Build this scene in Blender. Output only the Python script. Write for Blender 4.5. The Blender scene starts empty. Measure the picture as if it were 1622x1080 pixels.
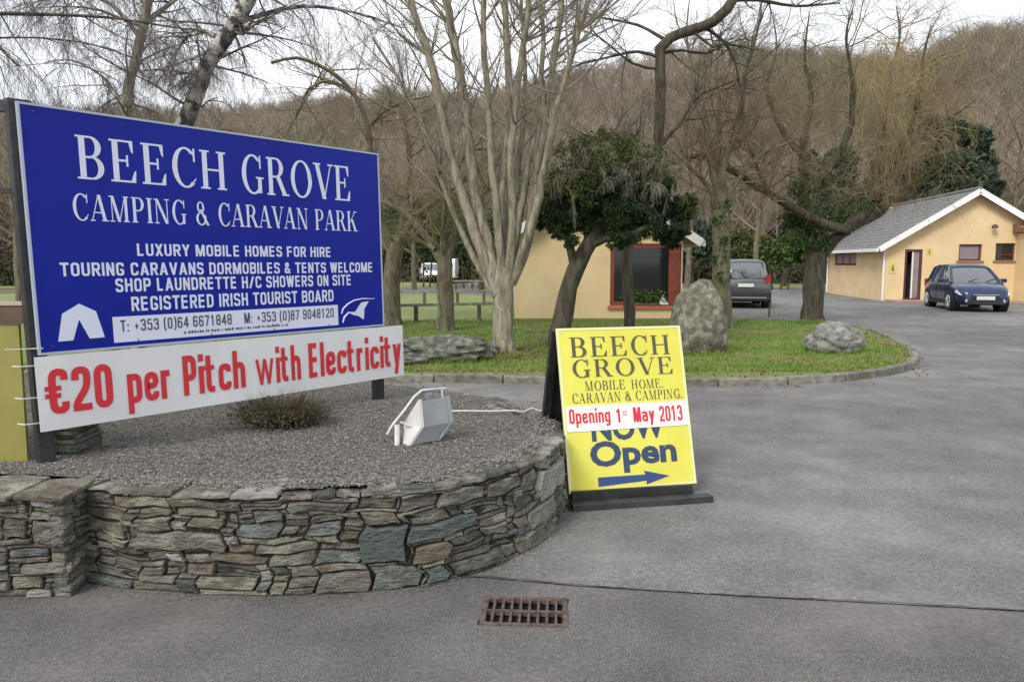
import bpy, math, random
import numpy as np
from mathutils import Vector

random.seed(7)
rng = np.random.default_rng(11)
scene = bpy.context.scene
COL = scene.collection

# ------------------------------------------------------------------ camera
F, HC, PITCH = 1200.0, 1.6, math.atan(125 / 1200.0)
cam_d = bpy.data.cameras.new('camera')
cam = bpy.data.objects.new('camera', cam_d)
COL.objects.link(cam)
cam_d.sensor_width = 36.0
cam_d.lens = F / 1622 * 36.0
cam_d.clip_start, cam_d.clip_end = 0.05, 3000
cam.location = (0, 0, HC)
cam.rotation_euler = (math.pi / 2 - PITCH, 0, 0)
scene.camera = cam

# ------------------------------------------------------------------ light
SUN_EL, SUN_AZ = math.radians(42), math.radians(215)   # azimuth from +Y clockwise: behind the camera, left
w = bpy.data.worlds.new('World')
scene.world = w
w.use_nodes = True
nt = w.node_tree
nt.nodes.clear()
wo = nt.nodes.new('ShaderNodeOutputWorld')
sky = nt.nodes.new('ShaderNodeTexSky')
sky.sky_type = 'NISHITA'
sky.sun_disc = False
sky.sun_elevation = SUN_EL
sky.sun_rotation = SUN_AZ
sky.dust_density = 3.0
b1 = nt.nodes.new('ShaderNodeBackground')
b1.inputs['Strength'].default_value = 0.1
nt.links.new(sky.outputs[0], b1.inputs[0])
b2 = nt.nodes.new('ShaderNodeBackground')
b2.inputs['Strength'].default_value = 0.82
tc = nt.nodes.new('ShaderNodeTexCoord')
mp = nt.nodes.new('ShaderNodeMapping')
mp.inputs['Scale'].default_value = (1, 1, 2.5)
nz = nt.nodes.new('ShaderNodeTexNoise')
nz.inputs['Scale'].default_value = 2.2
nz.inputs['Detail'].default_value = 6
cr = nt.nodes.new('ShaderNodeValToRGB')
cr.color_ramp.elements[0].position = 0.3
cr.color_ramp.elements[0].color = (0.86, 0.90, 0.96, 1)
cr.color_ramp.elements[1].position = 0.68
cr.color_ramp.elements[1].color = (1.0, 1.0, 1.02, 1)
nt.links.new(tc.outputs['Generated'], mp.inputs[0])
nt.links.new(mp.outputs[0], nz.inputs['Vector'])
nt.links.new(nz.outputs[0], cr.inputs[0])
nt.links.new(cr.outputs[0], b2.inputs[0])
ms = nt.nodes.new('ShaderNodeMixShader')
ms.inputs[0].default_value = 0.88
nt.links.new(b1.outputs[0], ms.inputs[1])
nt.links.new(b2.outputs[0], ms.inputs[2])
nt.links.new(ms.outputs[0], wo.inputs[0])

sl = bpy.data.lights.new('sun', 'SUN')
sl.energy = 1.5
sl.angle = math.radians(18)
sl.color = (1.0, 0.955, 0.88)
sun = bpy.data.objects.new('sun', sl)
COL.objects.link(sun)
sd = Vector((math.sin(SUN_AZ) * math.cos(SUN_EL), math.cos(SUN_AZ) * math.cos(SUN_EL), math.sin(SUN_EL)))
sun.rotation_euler = sd.to_track_quat('Z', 'Y').to_euler()

scene.view_settings.view_transform = 'Standard'
scene.view_settings.look = 'None'
scene.view_settings.exposure = 0.76
scene.view_settings.gamma = 1
scene.view_settings.use_curve_mapping = False

# ------------------------------------------------------------------ surveying helpers (photo pixel -> place)
CP, SP = math.cos(PITCH), math.sin(PITCH)
def ray(px, py):
    a, b = (px - 811) / F, -(py - 540) / F
    return np.array([a, CP + b * SP, -SP + b * CP])
def gnd(px, py, z=0.0):
    r = ray(px, py)
    t = (z - HC) / r[2]
    return np.array([r[0] * t, r[1] * t, z])
def at(px, py, Y):
    r = ray(px, py)
    t = Y / r[1]
    return np.array([r[0] * t, Y, HC + r[2] * t])

# ------------------------------------------------------------------ object helpers
def tag(o, label=None, cat=None, group=None, kind=None):
    if label: o['label'] = label
    if cat: o['category'] = cat
    if group: o['group'] = group
    if kind: o['kind'] = kind
    return o
def empty(name, loc=(0, 0, 0), rz=0.0, label=None, cat=None, group=None):
    o = bpy.data.objects.new(name, None)
    COL.objects.link(o)
    o.location = [float(v) for v in loc]
    o.rotation_euler = (0, 0, rz)
    o.empty_display_size = 0.2
    return tag(o, label, cat, group)
def link(name, me, m=None, parent=None, rel=True):
    """rel: mesh coordinates are world ones; shift the mesh object so that it stays put under its parent"""
    o = bpy.data.objects.new(name, me)
    COL.objects.link(o)
    if m is not None and len(me.materials) == 0:
        me.materials.append(m)
    if parent is not None:
        o.parent = parent
        if rel:
            from mathutils import Matrix
            t = parent.parent
            M = parent_world(parent)
            o.matrix_parent_inverse = M.inverted()
    return o
def parent_world(o):
    from mathutils import Matrix
    M = Matrix.LocRotScale(o.location, o.rotation_euler, o.scale)
    M = o.matrix_parent_inverse @ M if o.parent else M
    return parent_world(o.parent) @ M if o.parent else M
def fastmesh(name, V, F4=None, F3=None, smooth=False):
    me = bpy.data.meshes.new(name)
    V = np.asarray(V, dtype=np.float32).reshape(-1, 3)
    f4 = np.zeros((0, 4), np.int32) if F4 is None else np.asarray(F4, np.int32).reshape(-1, 4)
    f3 = np.zeros((0, 3), np.int32) if F3 is None else np.asarray(F3, np.int32).reshape(-1, 3)
    n4, n3 = len(f4), len(f3)
    me.vertices.add(len(V))
    me.vertices.foreach_set('co', V.ravel())
    idx = np.concatenate([f4.ravel(), f3.ravel()]).astype(np.int32)
    me.loops.add(len(idx))
    me.loops.foreach_set('vertex_index', idx)
    me.polygons.add(n4 + n3)
    st = np.concatenate([np.arange(n4) * 4, n4 * 4 + np.arange(n3) * 3]).astype(np.int32)
    me.polygons.foreach_set('loop_start', st)
    me.polygons.foreach_set('use_smooth', np.full(n4 + n3, bool(smooth)))
    me.update(calc_edges=True)
    return me

class MB:
    """collects simple solids as one mesh"""
    def __init__(s): s.v, s.f, s.mi, s.cur = [], [], [], 0
    def face(s, idx): s.f.append(idx); s.mi.append(s.cur)
    def box(s, c, d, ax=None):
        c = np.array(c, float)
        ax = np.eye(3) if ax is None else ax
        b = len(s.v)
        for i in (-1, 1):
            for j in (-1, 1):
                for k in (-1, 1):
                    s.v.append(c + ax[0] * i * d[0] / 2 + ax[1] * j * d[1] / 2 + ax[2] * k * d[2] / 2)
        for q in ((0, 1, 3, 2), (4, 6, 7, 5), (0, 4, 5, 1), (2, 3, 7, 6), (0, 2, 6, 4), (1, 5, 7, 3)):
            s.face([b + x for x in q])
        return s
    def prism(s, poly, off):
        """poly: list of 3-D points (planar), off: extrusion vector"""
        b, n = len(s.v), len(poly)
        off = np.array(off, float)
        for p in poly: s.v.append(np.array(p, float))
        for p in poly: s.v.append(np.array(p, float) + off)
        s.face([b + i for i in range(n)])
        s.face([b + n + i for i in reversed(range(n))])
        for i in range(n):
            j = (i + 1) % n
            s.face([b + i, b + n + i, b + n + j, b + j])
        return s
    def tube(s, pts, rad, sides=8, cap=True):
        pts = [np.array(p, float) for p in pts]
        if not hasattr(rad, '__len__'): rad = [rad] * len(pts)
        b = len(s.v)
        ref = None
        for i, p in enumerate(pts):
            t = pts[min(i + 1, len(pts) - 1)] - pts[max(i - 1, 0)]
            t = t / (np.linalg.norm(t) + 1e-9)
            if ref is None: ref = np.array([0, 0, 1.]) if abs(t[2]) < .9 else np.array([1., 0, 0])
            u = np.cross(t, ref); u /= np.linalg.norm(u) + 1e-9
            v = np.cross(t, u)
            for k in range(sides):
                a = 2 * math.pi * k / sides
                s.v.append(p + (u * math.cos(a) + v * math.sin(a)) * rad[i])
        for i in range(len(pts) - 1):
            for k in range(sides):
                k2 = (k + 1) % sides
                s.face([b + i * sides + k, b + i * sides + k2, b + (i + 1) * sides + k2, b + (i + 1) * sides + k])
        if cap:
            s.face([b + k for k in reversed(range(sides))])
            s.face([b + (len(pts) - 1) * sides + k for k in range(sides)])
        return s
    def mesh(s, name, smooth=False):
        me = bpy.data.meshes.new(name)
        me.from_pydata([tuple(map(float, p)) for p in s.v], [], s.f)
        if smooth: me.polygons.foreach_set('use_smooth', [True] * len(s.f))
        if any(s.mi): me.polygons.foreach_set('material_index', s.mi)
        me.update()
        return me
    def build(s, name, m, parent=None, smooth=False, rel=True, bevel=0.0):
        o = link(name, s.mesh(name, smooth), m, parent, rel)
        if bevel:
            bv = o.modifiers.new('bevel', 'BEVEL'); bv.width = bevel; bv.segments = 2; bv.limit_method = 'ANGLE'
        return o

class Tubes:
    """many tapered tubes as one mesh, meshed with numpy"""
    def __init__(s): s.g = {}
    def add(s, pts, rad, sides=3):
        s.g.setdefault((len(pts), sides), ([], []))
        s.g[(len(pts), sides)][0].append(pts)
        s.g[(len(pts), sides)][1].append(rad)
    def arrays(s):
        VV, FF, base = [], [], 0
        for (n, k), (P, R) in s.g.items():
            P = np.array(P, dtype=float); R = np.array(R, dtype=float)
            m = len(P)
            T = np.empty_like(P)
            T[:, 1:-1] = P[:, 2:] - P[:, :-2]
            T[:, 0] = P[:, 1] - P[:, 0]; T[:, -1] = P[:, -1] - P[:, -2]
            T /= np.linalg.norm(T, axis=2, keepdims=True) + 1e-9
            mean = T.mean(axis=1)
            ref = np.where(np.abs(mean[:, 2:3]) < .8, np.array([[0, 0, 1.]]), np.array([[1., 0, 0]]))
            U = np.cross(T, ref[:, None, :]); U /= np.linalg.norm(U, axis=2, keepdims=True) + 1e-9
            W = np.cross(T, U)
            a = 2 * math.pi * np.arange(k) / k
            V = P[:, :, None, :] + R[:, :, None, None] * (U[:, :, None, :] * np.cos(a)[None, None, :, None] + W[:, :, None, :] * np.sin(a)[None, None, :, None])
            VV.append(V.reshape(-1, 3))
            i = np.arange(n - 1)[:, None]; j = np.arange(k)[None, :]; j2 = (j + 1) % k
            q = np.stack([i * k + j, i * k + j2, (i + 1) * k + j2, (i + 1) * k + j], axis=-1).reshape(-1, 4)
            FF.append((q[None] + (base + np.arange(m) * n * k)[:, None, None]).reshape(-1, 4))
            base += m * n * k
        if not VV: return np.zeros((0, 3)), np.zeros((0, 4), int)
        return np.concatenate(VV), np.concatenate(FF)
    def build(s, name, m, parent=None, smooth=True):
        V, Q = s.arrays()
        return link(name, fastmesh(name, V, Q, smooth=smooth), m, parent)

# ------------------------------------------------------------------ materials
def mat(name, c1, c2=None, scale=5.0, rough=0.85, bump=0.0, bscale=None, detail=5, metal=0.0, c3=None, s3=1.0,
        objrand=0.0, spec=0.5, stretch=None, ramp=(0.35, 0.65), ior=None, trans=0.0, coat=0.0, world=False):
    m = bpy.data.materials.new(name)
    m.use_nodes = True
    n = m.node_tree.nodes; l = m.node_tree.links
    b = n['Principled BSDF']
    b.inputs['Roughness'].default_value = rough
    b.inputs['Metallic'].default_value = metal
    b.inputs['Specular IOR Level'].default_value = spec
    if ior: b.inputs['IOR'].default_value = ior
    if coat: b.inputs['Coat Weight'].default_value = coat
    b.inputs['Base Color'].default_value = (*c1, 1)
    tcn = n.new('ShaderNodeTexCoord')
    vec = tcn.outputs['Object']
    if world:
        g = n.new('ShaderNodeNewGeometry'); vec = g.outputs['Position']
    if stretch:
        mpn = n.new('ShaderNodeMapping'); mpn.inputs['Scale'].default_value = stretch
        l.new(vec, mpn.inputs[0]); vec = mpn.outputs[0]
    col = None
    if c2 is not None:
        t = n.new('ShaderNodeTexNoise'); t.inputs['Scale'].default_value = scale; t.inputs['Detail'].default_value = detail
        l.new(vec, t.inputs['Vector'])
        r = n.new('ShaderNodeValToRGB')
        r.color_ramp.elements[0].position, r.color_ramp.elements[1].position = ramp
        r.color_ramp.elements[0].color = (*c1, 1); r.color_ramp.elements[1].color = (*c2, 1)
        l.new(t.outputs[0], r.inputs[0]); col = r.outputs[0]
        if c3 is not None:
            t3 = n.new('ShaderNodeTexNoise'); t3.inputs['Scale'].default_value = s3; t3.inputs['Detail'].default_value = 4
            l.new(vec, t3.inputs['Vector'])
            r3 = n.new('ShaderNodeValToRGB')
            r3.color_ramp.elements[0].position, r3.color_ramp.elements[1].position = 0.5, 0.68
            r3.color_ramp.elements[0].color = (0, 0, 0, 1); r3.color_ramp.elements[1].color = (1, 1, 1, 1)
            l.new(t3.outputs[0], r3.inputs[0])
            mx = n.new('ShaderNodeMix'); mx.data_type = 'RGBA'
            l.new(r3.outputs[0], mx.inputs[0]); l.new(col, mx.inputs[6]); mx.inputs[7].default_value = (*c3, 1)
            col = mx.outputs[2]
    if objrand:
        oi = n.new('ShaderNodeObjectInfo')
        hs = n.new('ShaderNodeHueSaturation')
        mr = n.new('ShaderNodeMapRange'); mr.inputs[3].default_value = 1 - objrand; mr.inputs[4].default_value = 1 + objrand
        l.new(oi.outputs['Random'], mr.inputs[0]); l.new(mr.outputs[0], hs.inputs['Value'])
        if col is not None: l.new(col, hs.inputs['Color'])
        else: hs.inputs['Color'].default_value = (*c1, 1)
        col = hs.outputs[0]
    if col is not None: l.new(col, b.inputs['Base Color'])
    if bump:
        t2 = n.new('ShaderNodeTexNoise'); t2.inputs['Scale'].default_value = bscale or scale * 4; t2.inputs['Detail'].default_value = 6
        l.new(vec, t2.inputs['Vector'])
        bp = n.new('ShaderNodeBump'); bp.inputs['Strength'].default_value = min(1, bump); bp.inputs['Distance'].default_value = 0.01 if bump <= 1 else 0.01 * bump
        l.new(t2.outputs[0], bp.inputs['Height']); l.new(bp.outputs[0], b.inputs['Normal'])
    return m

def asphalt(name, ca, cb, cpatch):
    """ca / cb: fine aggregate colours, cpatch: worn pale patches"""
    m = mat(name, ca, cb, scale=130, rough=0.9, bump=0.9, bscale=140, world=True, ramp=(0.36, 0.64), c3=cpatch, s3=0.7, detail=3, spec=0.3)
    n = m.node_tree.nodes; l = m.node_tree.links
    b = n['Principled BSDF']
    src = b.inputs['Base Color'].links[0].from_socket
    g = n.new('ShaderNodeNewGeometry')
    def layer(src, kind, scale, p0, p1, lo, hi):
        t = n.new(kind); t.inputs['Scale'].default_value = scale
        if kind == 'ShaderNodeTexNoise': t.inputs['Detail'].default_value = 5
        l.new(g.outputs['Position'], t.inputs['Vector'])
        r = n.new('ShaderNodeValToRGB')
        r.color_ramp.elements[0].position, r.color_ramp.elements[1].position = p0, p1
        r.color_ramp.elements[0].color = (lo, lo, lo, 1); r.color_ramp.elements[1].color = (hi, hi, hi, 1)
        l.new(t.outputs[0], r.inputs[0])
        mx = n.new('ShaderNodeMix'); mx.data_type = 'RGBA'; mx.blend_type = 'MULTIPLY'; mx.inputs[0].default_value = 1
        l.new(src, mx.inputs[6]); l.new(r.outputs[0], mx.inputs[7])
        return mx.outputs[2]
    src = layer(src, 'ShaderNodeTexNoise', 2.3, 0.3, 0.7, 0.76, 1.14)
    src = layer(src, 'ShaderNodeTexNoise', 0.22, 0.35, 0.65, 0.80, 1.12)
    src = layer(src, 'ShaderNodeTexVoronoi', 85, 0.05, 0.22, 1.35, 1.0)   # pale single chippings
    src = layer(src, 'ShaderNodeTexNoise', 34, 0.3, 0.7, 0.8, 1.2)
    l.new(src, b.inputs['Base Color'])
    return m

M = {}
M['drive'] = asphalt('drive_asphalt', (0.118, 0.115, 0.114), (0.245, 0.239, 0.236), (0.235, 0.229, 0.222))
M['lane'] = asphalt('lane_asphalt', (0.080, 0.076, 0.075), (0.21, 0.199, 0.193), (0.185, 0.175, 0.168))
M['grass'] = mat('grass', (0.095, 0.15, 0.025), (0.17, 0.22, 0.05), scale=2.2, rough=0.95, bump=2, bscale=40, world=True, c3=(0.17, 0.145, 0.075), s3=0.9)
M['field'] = mat('field_grass', (0.13, 0.18, 0.05), (0.21, 0.235, 0.08), scale=0.5, rough=0.95, bump=2, bscale=30, world=True, c3=(0.19, 0.18, 0.09), s3=0.25, stretch=(1, .4, 1))
M['earth'] = mat('earth', (0.09, 0.075, 0.05), (0.15, 0.125, 0.08), scale=0.6, rough=1, bump=2, bscale=12, world=True)
M['blade'] = mat('grass_blade', (0.085, 0.165, 0.014), (0.16, 0.235, 0.036), scale=1.5, rough=0.8, world=True, c3=(0.24, 0.22, 0.08), s3=0.9)
M['litter'] = mat('leaf_litter', (0.12, 0.075, 0.04), (0.22, 0.16, 0.09), scale=20, rough=0.95, world=True)
M['kerb'] = mat('kerb_concrete', (0.12, 0.112, 0.095), (0.25, 0.235, 0.205), scale=9, rough=0.95, bump=1, bscale=60, objrand=0.15, world=True, c3=(.12, .13, .08), s3=2)
M['gravel'] = mat('gravel', (0.05, 0.046, 0.04), (0.19, 0.175, 0.155), scale=55, rough=0.95, bump=3, bscale=60, world=True, detail=3)
M['pebble'] = mat('pebble', (0.065, 0.06, 0.053), (0.25, 0.235, 0.21), scale=70, rough=0.9, world=True, detail=2)
M['core'] = mat('wall_joint_earth', (0.016, 0.015, 0.012), (0.034, 0.031, 0.025), scale=20, rough=1, bump=2)
def stone_mat(name, a, b, c=None):
    m = mat(name, a, b, scale=14, rough=0.9, bump=3.0, bscale=36, objrand=0.2, world=True, c3=c, s3=7, stretch=(1, 1, 2.4), ramp=(.3, .7))
    return m
STONE = [stone_mat('grey_stone', (0.085, 0.08, 0.064), (0.18, 0.17, 0.138), (0.25, 0.245, 0.20)),
         stone_mat('brown_stone', (0.085, 0.068, 0.05), (0.165, 0.138, 0.105), (0.22, 0.21, 0.165)),
         stone_mat('olive_stone', (0.085, 0.080, 0.060), (0.175, 0.165, 0.128), (0.24, 0.235, 0.18)),
         stone_mat('dark_stone', (0.045, 0.044, 0.038), (0.10, 0.098, 0.085), (0.16, 0.16, 0.13)),
         stone_mat('slate_stone', (0.062, 0.068, 0.064), (0.13, 0.138, 0.13), (0.17, 0.18, 0.16))]
S_GREEN = stone_mat('green_slate', (0.062, 0.083, 0.076), (0.12, 0.148, 0.135))
S_RUST = stone_mat('rusty_stone', (0.11, 0.085, 0.062), (0.20, 0.165, 0.125))
S_PALE = stone_mat('pale_stone', (0.22, 0.215, 0.20), (0.36, 0.35, 0.33), (.22, .22, .18))
S_LICHEN = stone_mat('lichen_stone', (0.14, 0.138, 0.105), (0.25, 0.25, 0.20))
S_PINK = stone_mat('pinkish_stone', (0.115, 0.10, 0.086), (0.20, 0.178, 0.155))
M['black'] = mat('black_paint', (0.012, 0.012, 0.014), (0.03, 0.029, 0.03), scale=12, rough=0.55, bump=0.3)
M['blue'] = mat('blue_sign_paint', (0.003, 0.010, 0.245), (0.005, 0.018, 0.30), scale=1.3, rough=0.38, ramp=(.3, .8), spec=.2)
M['whiteprint'] = mat('white_print', (0.66, 0.70, 0.84), rough=0.5)
M['whiteedge'] = mat('sign_edge_trim', (0.40, 0.45, 0.55), rough=0.5)
M['banner'] = mat('banner_vinyl', (0.66, 0.67, 0.68), (0.74, 0.75, 0.75), scale=2, rough=0.6, spec=.2)
M['red'] = mat('red_print', (0.60, 0.022, 0.035), rough=0.5)
M['ink'] = mat('grey_ink', (0.05, 0.06, 0.08), rough=0.5)
M['yellow'] = mat('yellow_board', (0.62, 0.58, 0.075), (0.68, 0.65, 0.11), scale=2.5, rough=0.5, spec=.3)
M['paleyellow'] = mat('pale_board_edge', (0.72, 0.70, 0.36), rough=0.5)
M['navyprint'] = mat('navy_print', (0.025, 0.05, 0.11), rough=0.5)
M['darkprint'] = mat('dark_serif_print', (0.075, 0.075, 0.05), rough=0.5)
M['arrow'] = mat('blue_arrow_print', (0.022, 0.055, 0.19), rough=0.5)
M['patch'] = mat('white_patch', (0.76, 0.74, 0.72), rough=0.5)
M['oldyellow'] = mat('faded_yellow_panel', (0.22, 0.20, 0.045), (0.27, 0.245, 0.065), scale=3, rough=0.5)
M['rust'] = mat('rusty_iron', (0.06, 0.042, 0.035), (0.14, 0.10, 0.082), scale=30, rough=0.85, bump=1, bscale=90)
M['pit'] = mat('drain_dark', (0.006, 0.006, 0.006), rough=1)
M['lampgrey'] = mat('lamp_grey_metal', (0.46, 0.46, 0.45), (0.54, 0.54, 0.53), scale=5, rough=0.45)
M['galv'] = mat('galvanised_bracket', (0.50, 0.51, 0.52), (0.66, 0.66, 0.66), scale=20, rough=0.45)
M['lampglass'] = mat('lamp_glass', (0.20, 0.22, 0.24), rough=0.12, spec=0.7)
M['cable'] = mat('white_cable', (0.62, 0.62, 0.60), rough=0.5)
M['wall1'] = mat('cream_render', (0.66, 0.51, 0.29), (0.73, 0.58, 0.35), scale=1.5, rough=0.95, bump=0.8, bscale=90, c3=(0.60, 0.47, 0.28), s3=.9)
M['wall2'] = mat('peach_render', (0.67, 0.50, 0.275), (0.75, 0.58, 0.345), scale=1.2, rough=0.95, bump=0.8, bscale=80, c3=(.64, .48, .28), s3=.7)
M['fascia'] = mat('white_fascia', (0.78, 0.78, 0.77), rough=0.5)
M['slate'] = mat('roof_slate', (0.12, 0.12, 0.125), (0.185, 0.185, 0.19), scale=3, rough=0.85, bump=1, bscale=20, objrand=.1, c3=(.15, .155, .135), s3=2.2)
M['soffit'] = mat('soffit_board', (0.30, 0.24, 0.15), rough=0.8)
M['redwood'] = mat('red_window_frame', (0.17, 0.032, 0.018), (0.23, 0.05, 0.03), scale=6, rough=0.5)
M['maroon'] = mat('maroon_frame', (0.10, 0.022, 0.02), rough=0.55)
M['sillred'] = mat('orange_red_sill', (0.40, 0.10, 0.045), rough=0.7)
M['sill'] = mat('brown_sill', (0.22, 0.13, 0.08), rough=0.8)
M['glass'] = mat('window_glass', (0.012, 0.015, 0.016), rough=0.06, spec=0.55)
M['obscure'] = mat('obscure_glass', (0.19, 0.15, 0.17), (0.26, 0.21, 0.23), scale=25, rough=0.3)
M['netglass'] = mat('patterned_pane', (0.30, 0.22, 0.21), (0.42, 0.33, 0.32), scale=30, rough=0.4)
M['interior'] = mat('dark_interior', (0.03, 0.025, 0.022), rough=0.9)
M['doorgrey'] = mat('inner_door', (0.21, 0.17, 0.15), (0.26, 0.22, 0.20), scale=3, rough=0.6)
M['stepred'] = mat('pink_paving', (0.30, 0.20, 0.16), (0.38, 0.27, 0.22), scale=5, rough=0.95)
M['tile'] = mat('brown_roof_tile', (0.16, 0.085, 0.05), (0.24, 0.14, 0.09), scale=8, rough=0.9)
M['notice'] = mat('yellow_notice', (0.62, 0.52, 0.13), rough=0.6)
M['boulder'] = mat('boulder_granite', (0.09, 0.085, 0.064), (0.185, 0.17, 0.13), scale=9, rough=0.95, bump=3, bscale=14, c3=(0.25, 0.25, 0.20), s3=9)
M['boulder2'] = mat('boulder_grey', (0.11, 0.108, 0.10), (0.235, 0.23, 0.215), scale=7, rough=0.95, bump=3, bscale=16, c3=(0.29, 0.285, 0.26), s3=9)
M['slab'] = mat('slab_lichen', (0.055, 0.058, 0.045), (0.14, 0.14, 0.11), scale=8, rough=0.95, bump=3, bscale=20, c3=(0.20, 0.21, 0.17), s3=8)
M['bark1'] = mat('pale_grey_bark', (0.14, 0.125, 0.085), (0.30, 0.27, 0.195), scale=5, rough=0.95, bump=2, bscale=26, stretch=(3, 3, .7), c3=(0.36, 0.34, 0.26), s3=4)
M['bark2'] = mat('dark_bark', (0.035, 0.029, 0.02), (0.085, 0.07, 0.05), scale=6, rough=0.95, bump=2, bscale=24, stretch=(2, 2, .6), c3=(0.08, 0.09, 0.05), s3=3)
M['bark3'] = mat('brown_mossy_bark', (0.085, 0.07, 0.048), (0.19, 0.165, 0.115), scale=6, rough=0.95, bump=2, bscale=24, stretch=(2, 2, .6), c3=(0.15, 0.16, 0.08), s3=3)
M['birch'] = mat('birch_bark', (0.035, 0.03, 0.026), (0.40, 0.385, 0.34), scale=7, rough=0.9, bump=1, bscale=20, ramp=(.44, .54), c3=(.09, .08, .06), s3=2.4)
M['twigG'] = mat('grey_twig', (0.17, 0.148, 0.115), (0.27, 0.24, 0.19), scale=1.5, rough=0.9)
M['twigP'] = mat('purple_grey_twig', (0.105, 0.09, 0.088), (0.16, 0.14, 0.135), scale=1.5, rough=0.9)
M['twigB'] = mat('brown_twig', (0.13, 0.092, 0.06), (0.22, 0.165, 0.11), scale=1.5, rough=0.9)
M['twigD'] = mat('dark_twig', (0.05, 0.042, 0.03), (0.105, 0.088, 0.06), scale=1.5, rough=0.9)
M['twigY'] = mat('golden_willow_twig', (0.24, 0.185, 0.085), (0.34, 0.275, 0.14), scale=1.2, rough=0.8, c3=(.22, .13, .075), s3=.8)
M['straw'] = mat('straw_twig', (0.19, 0.155, 0.085), (0.30, 0.25, 0.145), scale=1.2, rough=0.85, c3=(.19, .12, .07), s3=.7)
M['twigO'] = mat('olive_twig', (0.14, 0.125, 0.055), (0.22, 0.195, 0.09), scale=1.2, rough=0.85)
M['ivy'] = mat('ivy_leaf', (0.028, 0.058, 0.014), (0.075, 0.12, 0.03), scale=3, rough=0.6, spec=.3)
M['yew'] = mat('dark_evergreen_leaf', (0.012, 0.026, 0.010), (0.032, 0.055, 0.018), scale=2.2, rough=0.7, spec=.25, c3=(.07, .095, .02), s3=1.3)
M['yewtip'] = mat('olive_evergreen_leaf', (0.04, 0.055, 0.014), (0.095, 0.115, 0.028), scale=2, rough=0.7, spec=.25)
M['conifer'] = mat('conifer_needles', (0.028, 0.044, 0.027), (0.07, 0.098, 0.058), scale=.9, rough=0.8, spec=.2)
M['oliveleaf'] = mat('olive_hedge_leaf', (0.075, 0.085, 0.028), (0.13, 0.14, 0.05), scale=1, rough=0.8, spec=.2)
M['bushgreen'] = mat('green_bush_leaf', (0.045, 0.09, 0.018), (0.10, 0.16, 0.04), scale=2, rough=0.7, spec=.2)
M['under'] = mat('undergrowth', (0.035, 0.038, 0.02), (0.085, 0.08, 0.045), scale=.4, rough=0.9, spec=.1, c3=(.10, .075, .05), s3=.2, world=True)
M['heather'] = mat('brown_heather', (0.05, 0.036, 0.022), (0.11, 0.085, 0.05), scale=12, rough=0.9, c3=(.08, .08, .04), s3=9)
M['hillwood'] = mat('winter_wood', (0.20, 0.168, 0.130), (0.30, 0.262, 0.215), scale=.045, rough=0.95, world=True, c3=(0.165, 0.165, 0.105), s3=.028, spec=.1)
M['hill'] = mat('hill_floor', (0.085, 0.068, 0.054), (0.14, 0.115, 0.092), scale=.08, rough=1, world=True, c3=(.13, .13, .08), s3=.04, bump=3, bscale=1)
M['railwood'] = mat('weathered_rail', (0.17, 0.155, 0.12), (0.29, 0.27, 0.22), scale=6, rough=0.9)
M['postwood'] = mat('dark_post_wood', (0.06, 0.05, 0.035), (0.12, 0.1, 0.07), scale=6, rough=0.9)
M['brownwood'] = mat('brown_painted_wood', (0.07, 0.04, 0.03), (0.11, 0.07, 0.05), scale=5, rough=0.7)
M['palewood'] = mat('pale_wood_edge', (0.40, 0.33, 0.24), rough=0.8)
M['timberdark'] = mat('dark_timber_base', (0.022, 0.023, 0.028), (0.045, 0.045, 0.05), scale=10, rough=0.6)
M['seam'] = mat('joint_dirt', (0.045, 0.043, 0.04), (0.09, 0.087, 0.082), scale=12, rough=1)
M['lampdark'] = mat('lamp_dark_face', (0.17, 0.18, 0.19), (0.23, 0.24, 0.25), scale=6, rough=.4)
M['grit'] = mat('grit', (0.09, 0.075, 0.055), (0.17, 0.15, 0.12), scale=40, rough=1)
M['weed'] = mat('weed', (0.05, 0.10, 0.02), rough=.8)

# ================================================================== SETTING
def sheet(name, pts, z, m, thick=0.0, label=None):
    me = bpy.data.meshes.new(name)
    n = len(pts)
    v = [(float(p[0]), float(p[1]), z) for p in pts]
    f = [list(range(n))]
    if thick:
        v += [(float(p[0]), float(p[1]), z - thick) for p in pts]
        f += [[i, i + n, (i + 1) % n + n, (i + 1) % n] for i in range(n)]
    me.from_pydata(v, [], f); me.update()
    if me.polygons[0].normal.z < 0: me.flip_normals()
    o = link(name, me, m)
    o['kind'] = 'structure'
    return o

sheet('ground', [(-900, -300), (900, -300), (900, 900), (-900, 900)], -0.03, M['earth'])
seam = [gnd(x, y) for x, y in ((560, 906), (770, 915), (900, 927), (1060, 937), (1230, 947), (1420, 957), (1622, 968))]
seam = [np.array([-14, 4.0, 0]), np.array([-2.6, 3.85, 0])] + seam + [np.array([3.4, 3.1, 0]), np.array([14, 1.9, 0])]
GC = [gnd(751, 989), gnd(775, 945), gnd(905, 948), gnd(893, 994)]      # corners of the drain opening
gcen = sum(GC) / 4
hole = [gcen + (q - gcen) * .95 for q in GC]
sheet('lane', [(14, -8), (hole[0][0], -8)] + [(hole[0][0], hole[0][1])] + [(q[0], q[1]) for q in (hole[3], hole[2], hole[1], hole[0])] + [(hole[0][0] - .0005, -8), (-14, -8)] + [(p[0], p[1]) for p in seam], 0.0, M['lane'])
sheet('driveway', [(p[0], p[1]) for p in seam] + [(60, 1.9), (60, 48), (16, 48), (3, 90), (-4, 90), (-3, 48), (-14, 48)], 0.004, M['drive'])
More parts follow.
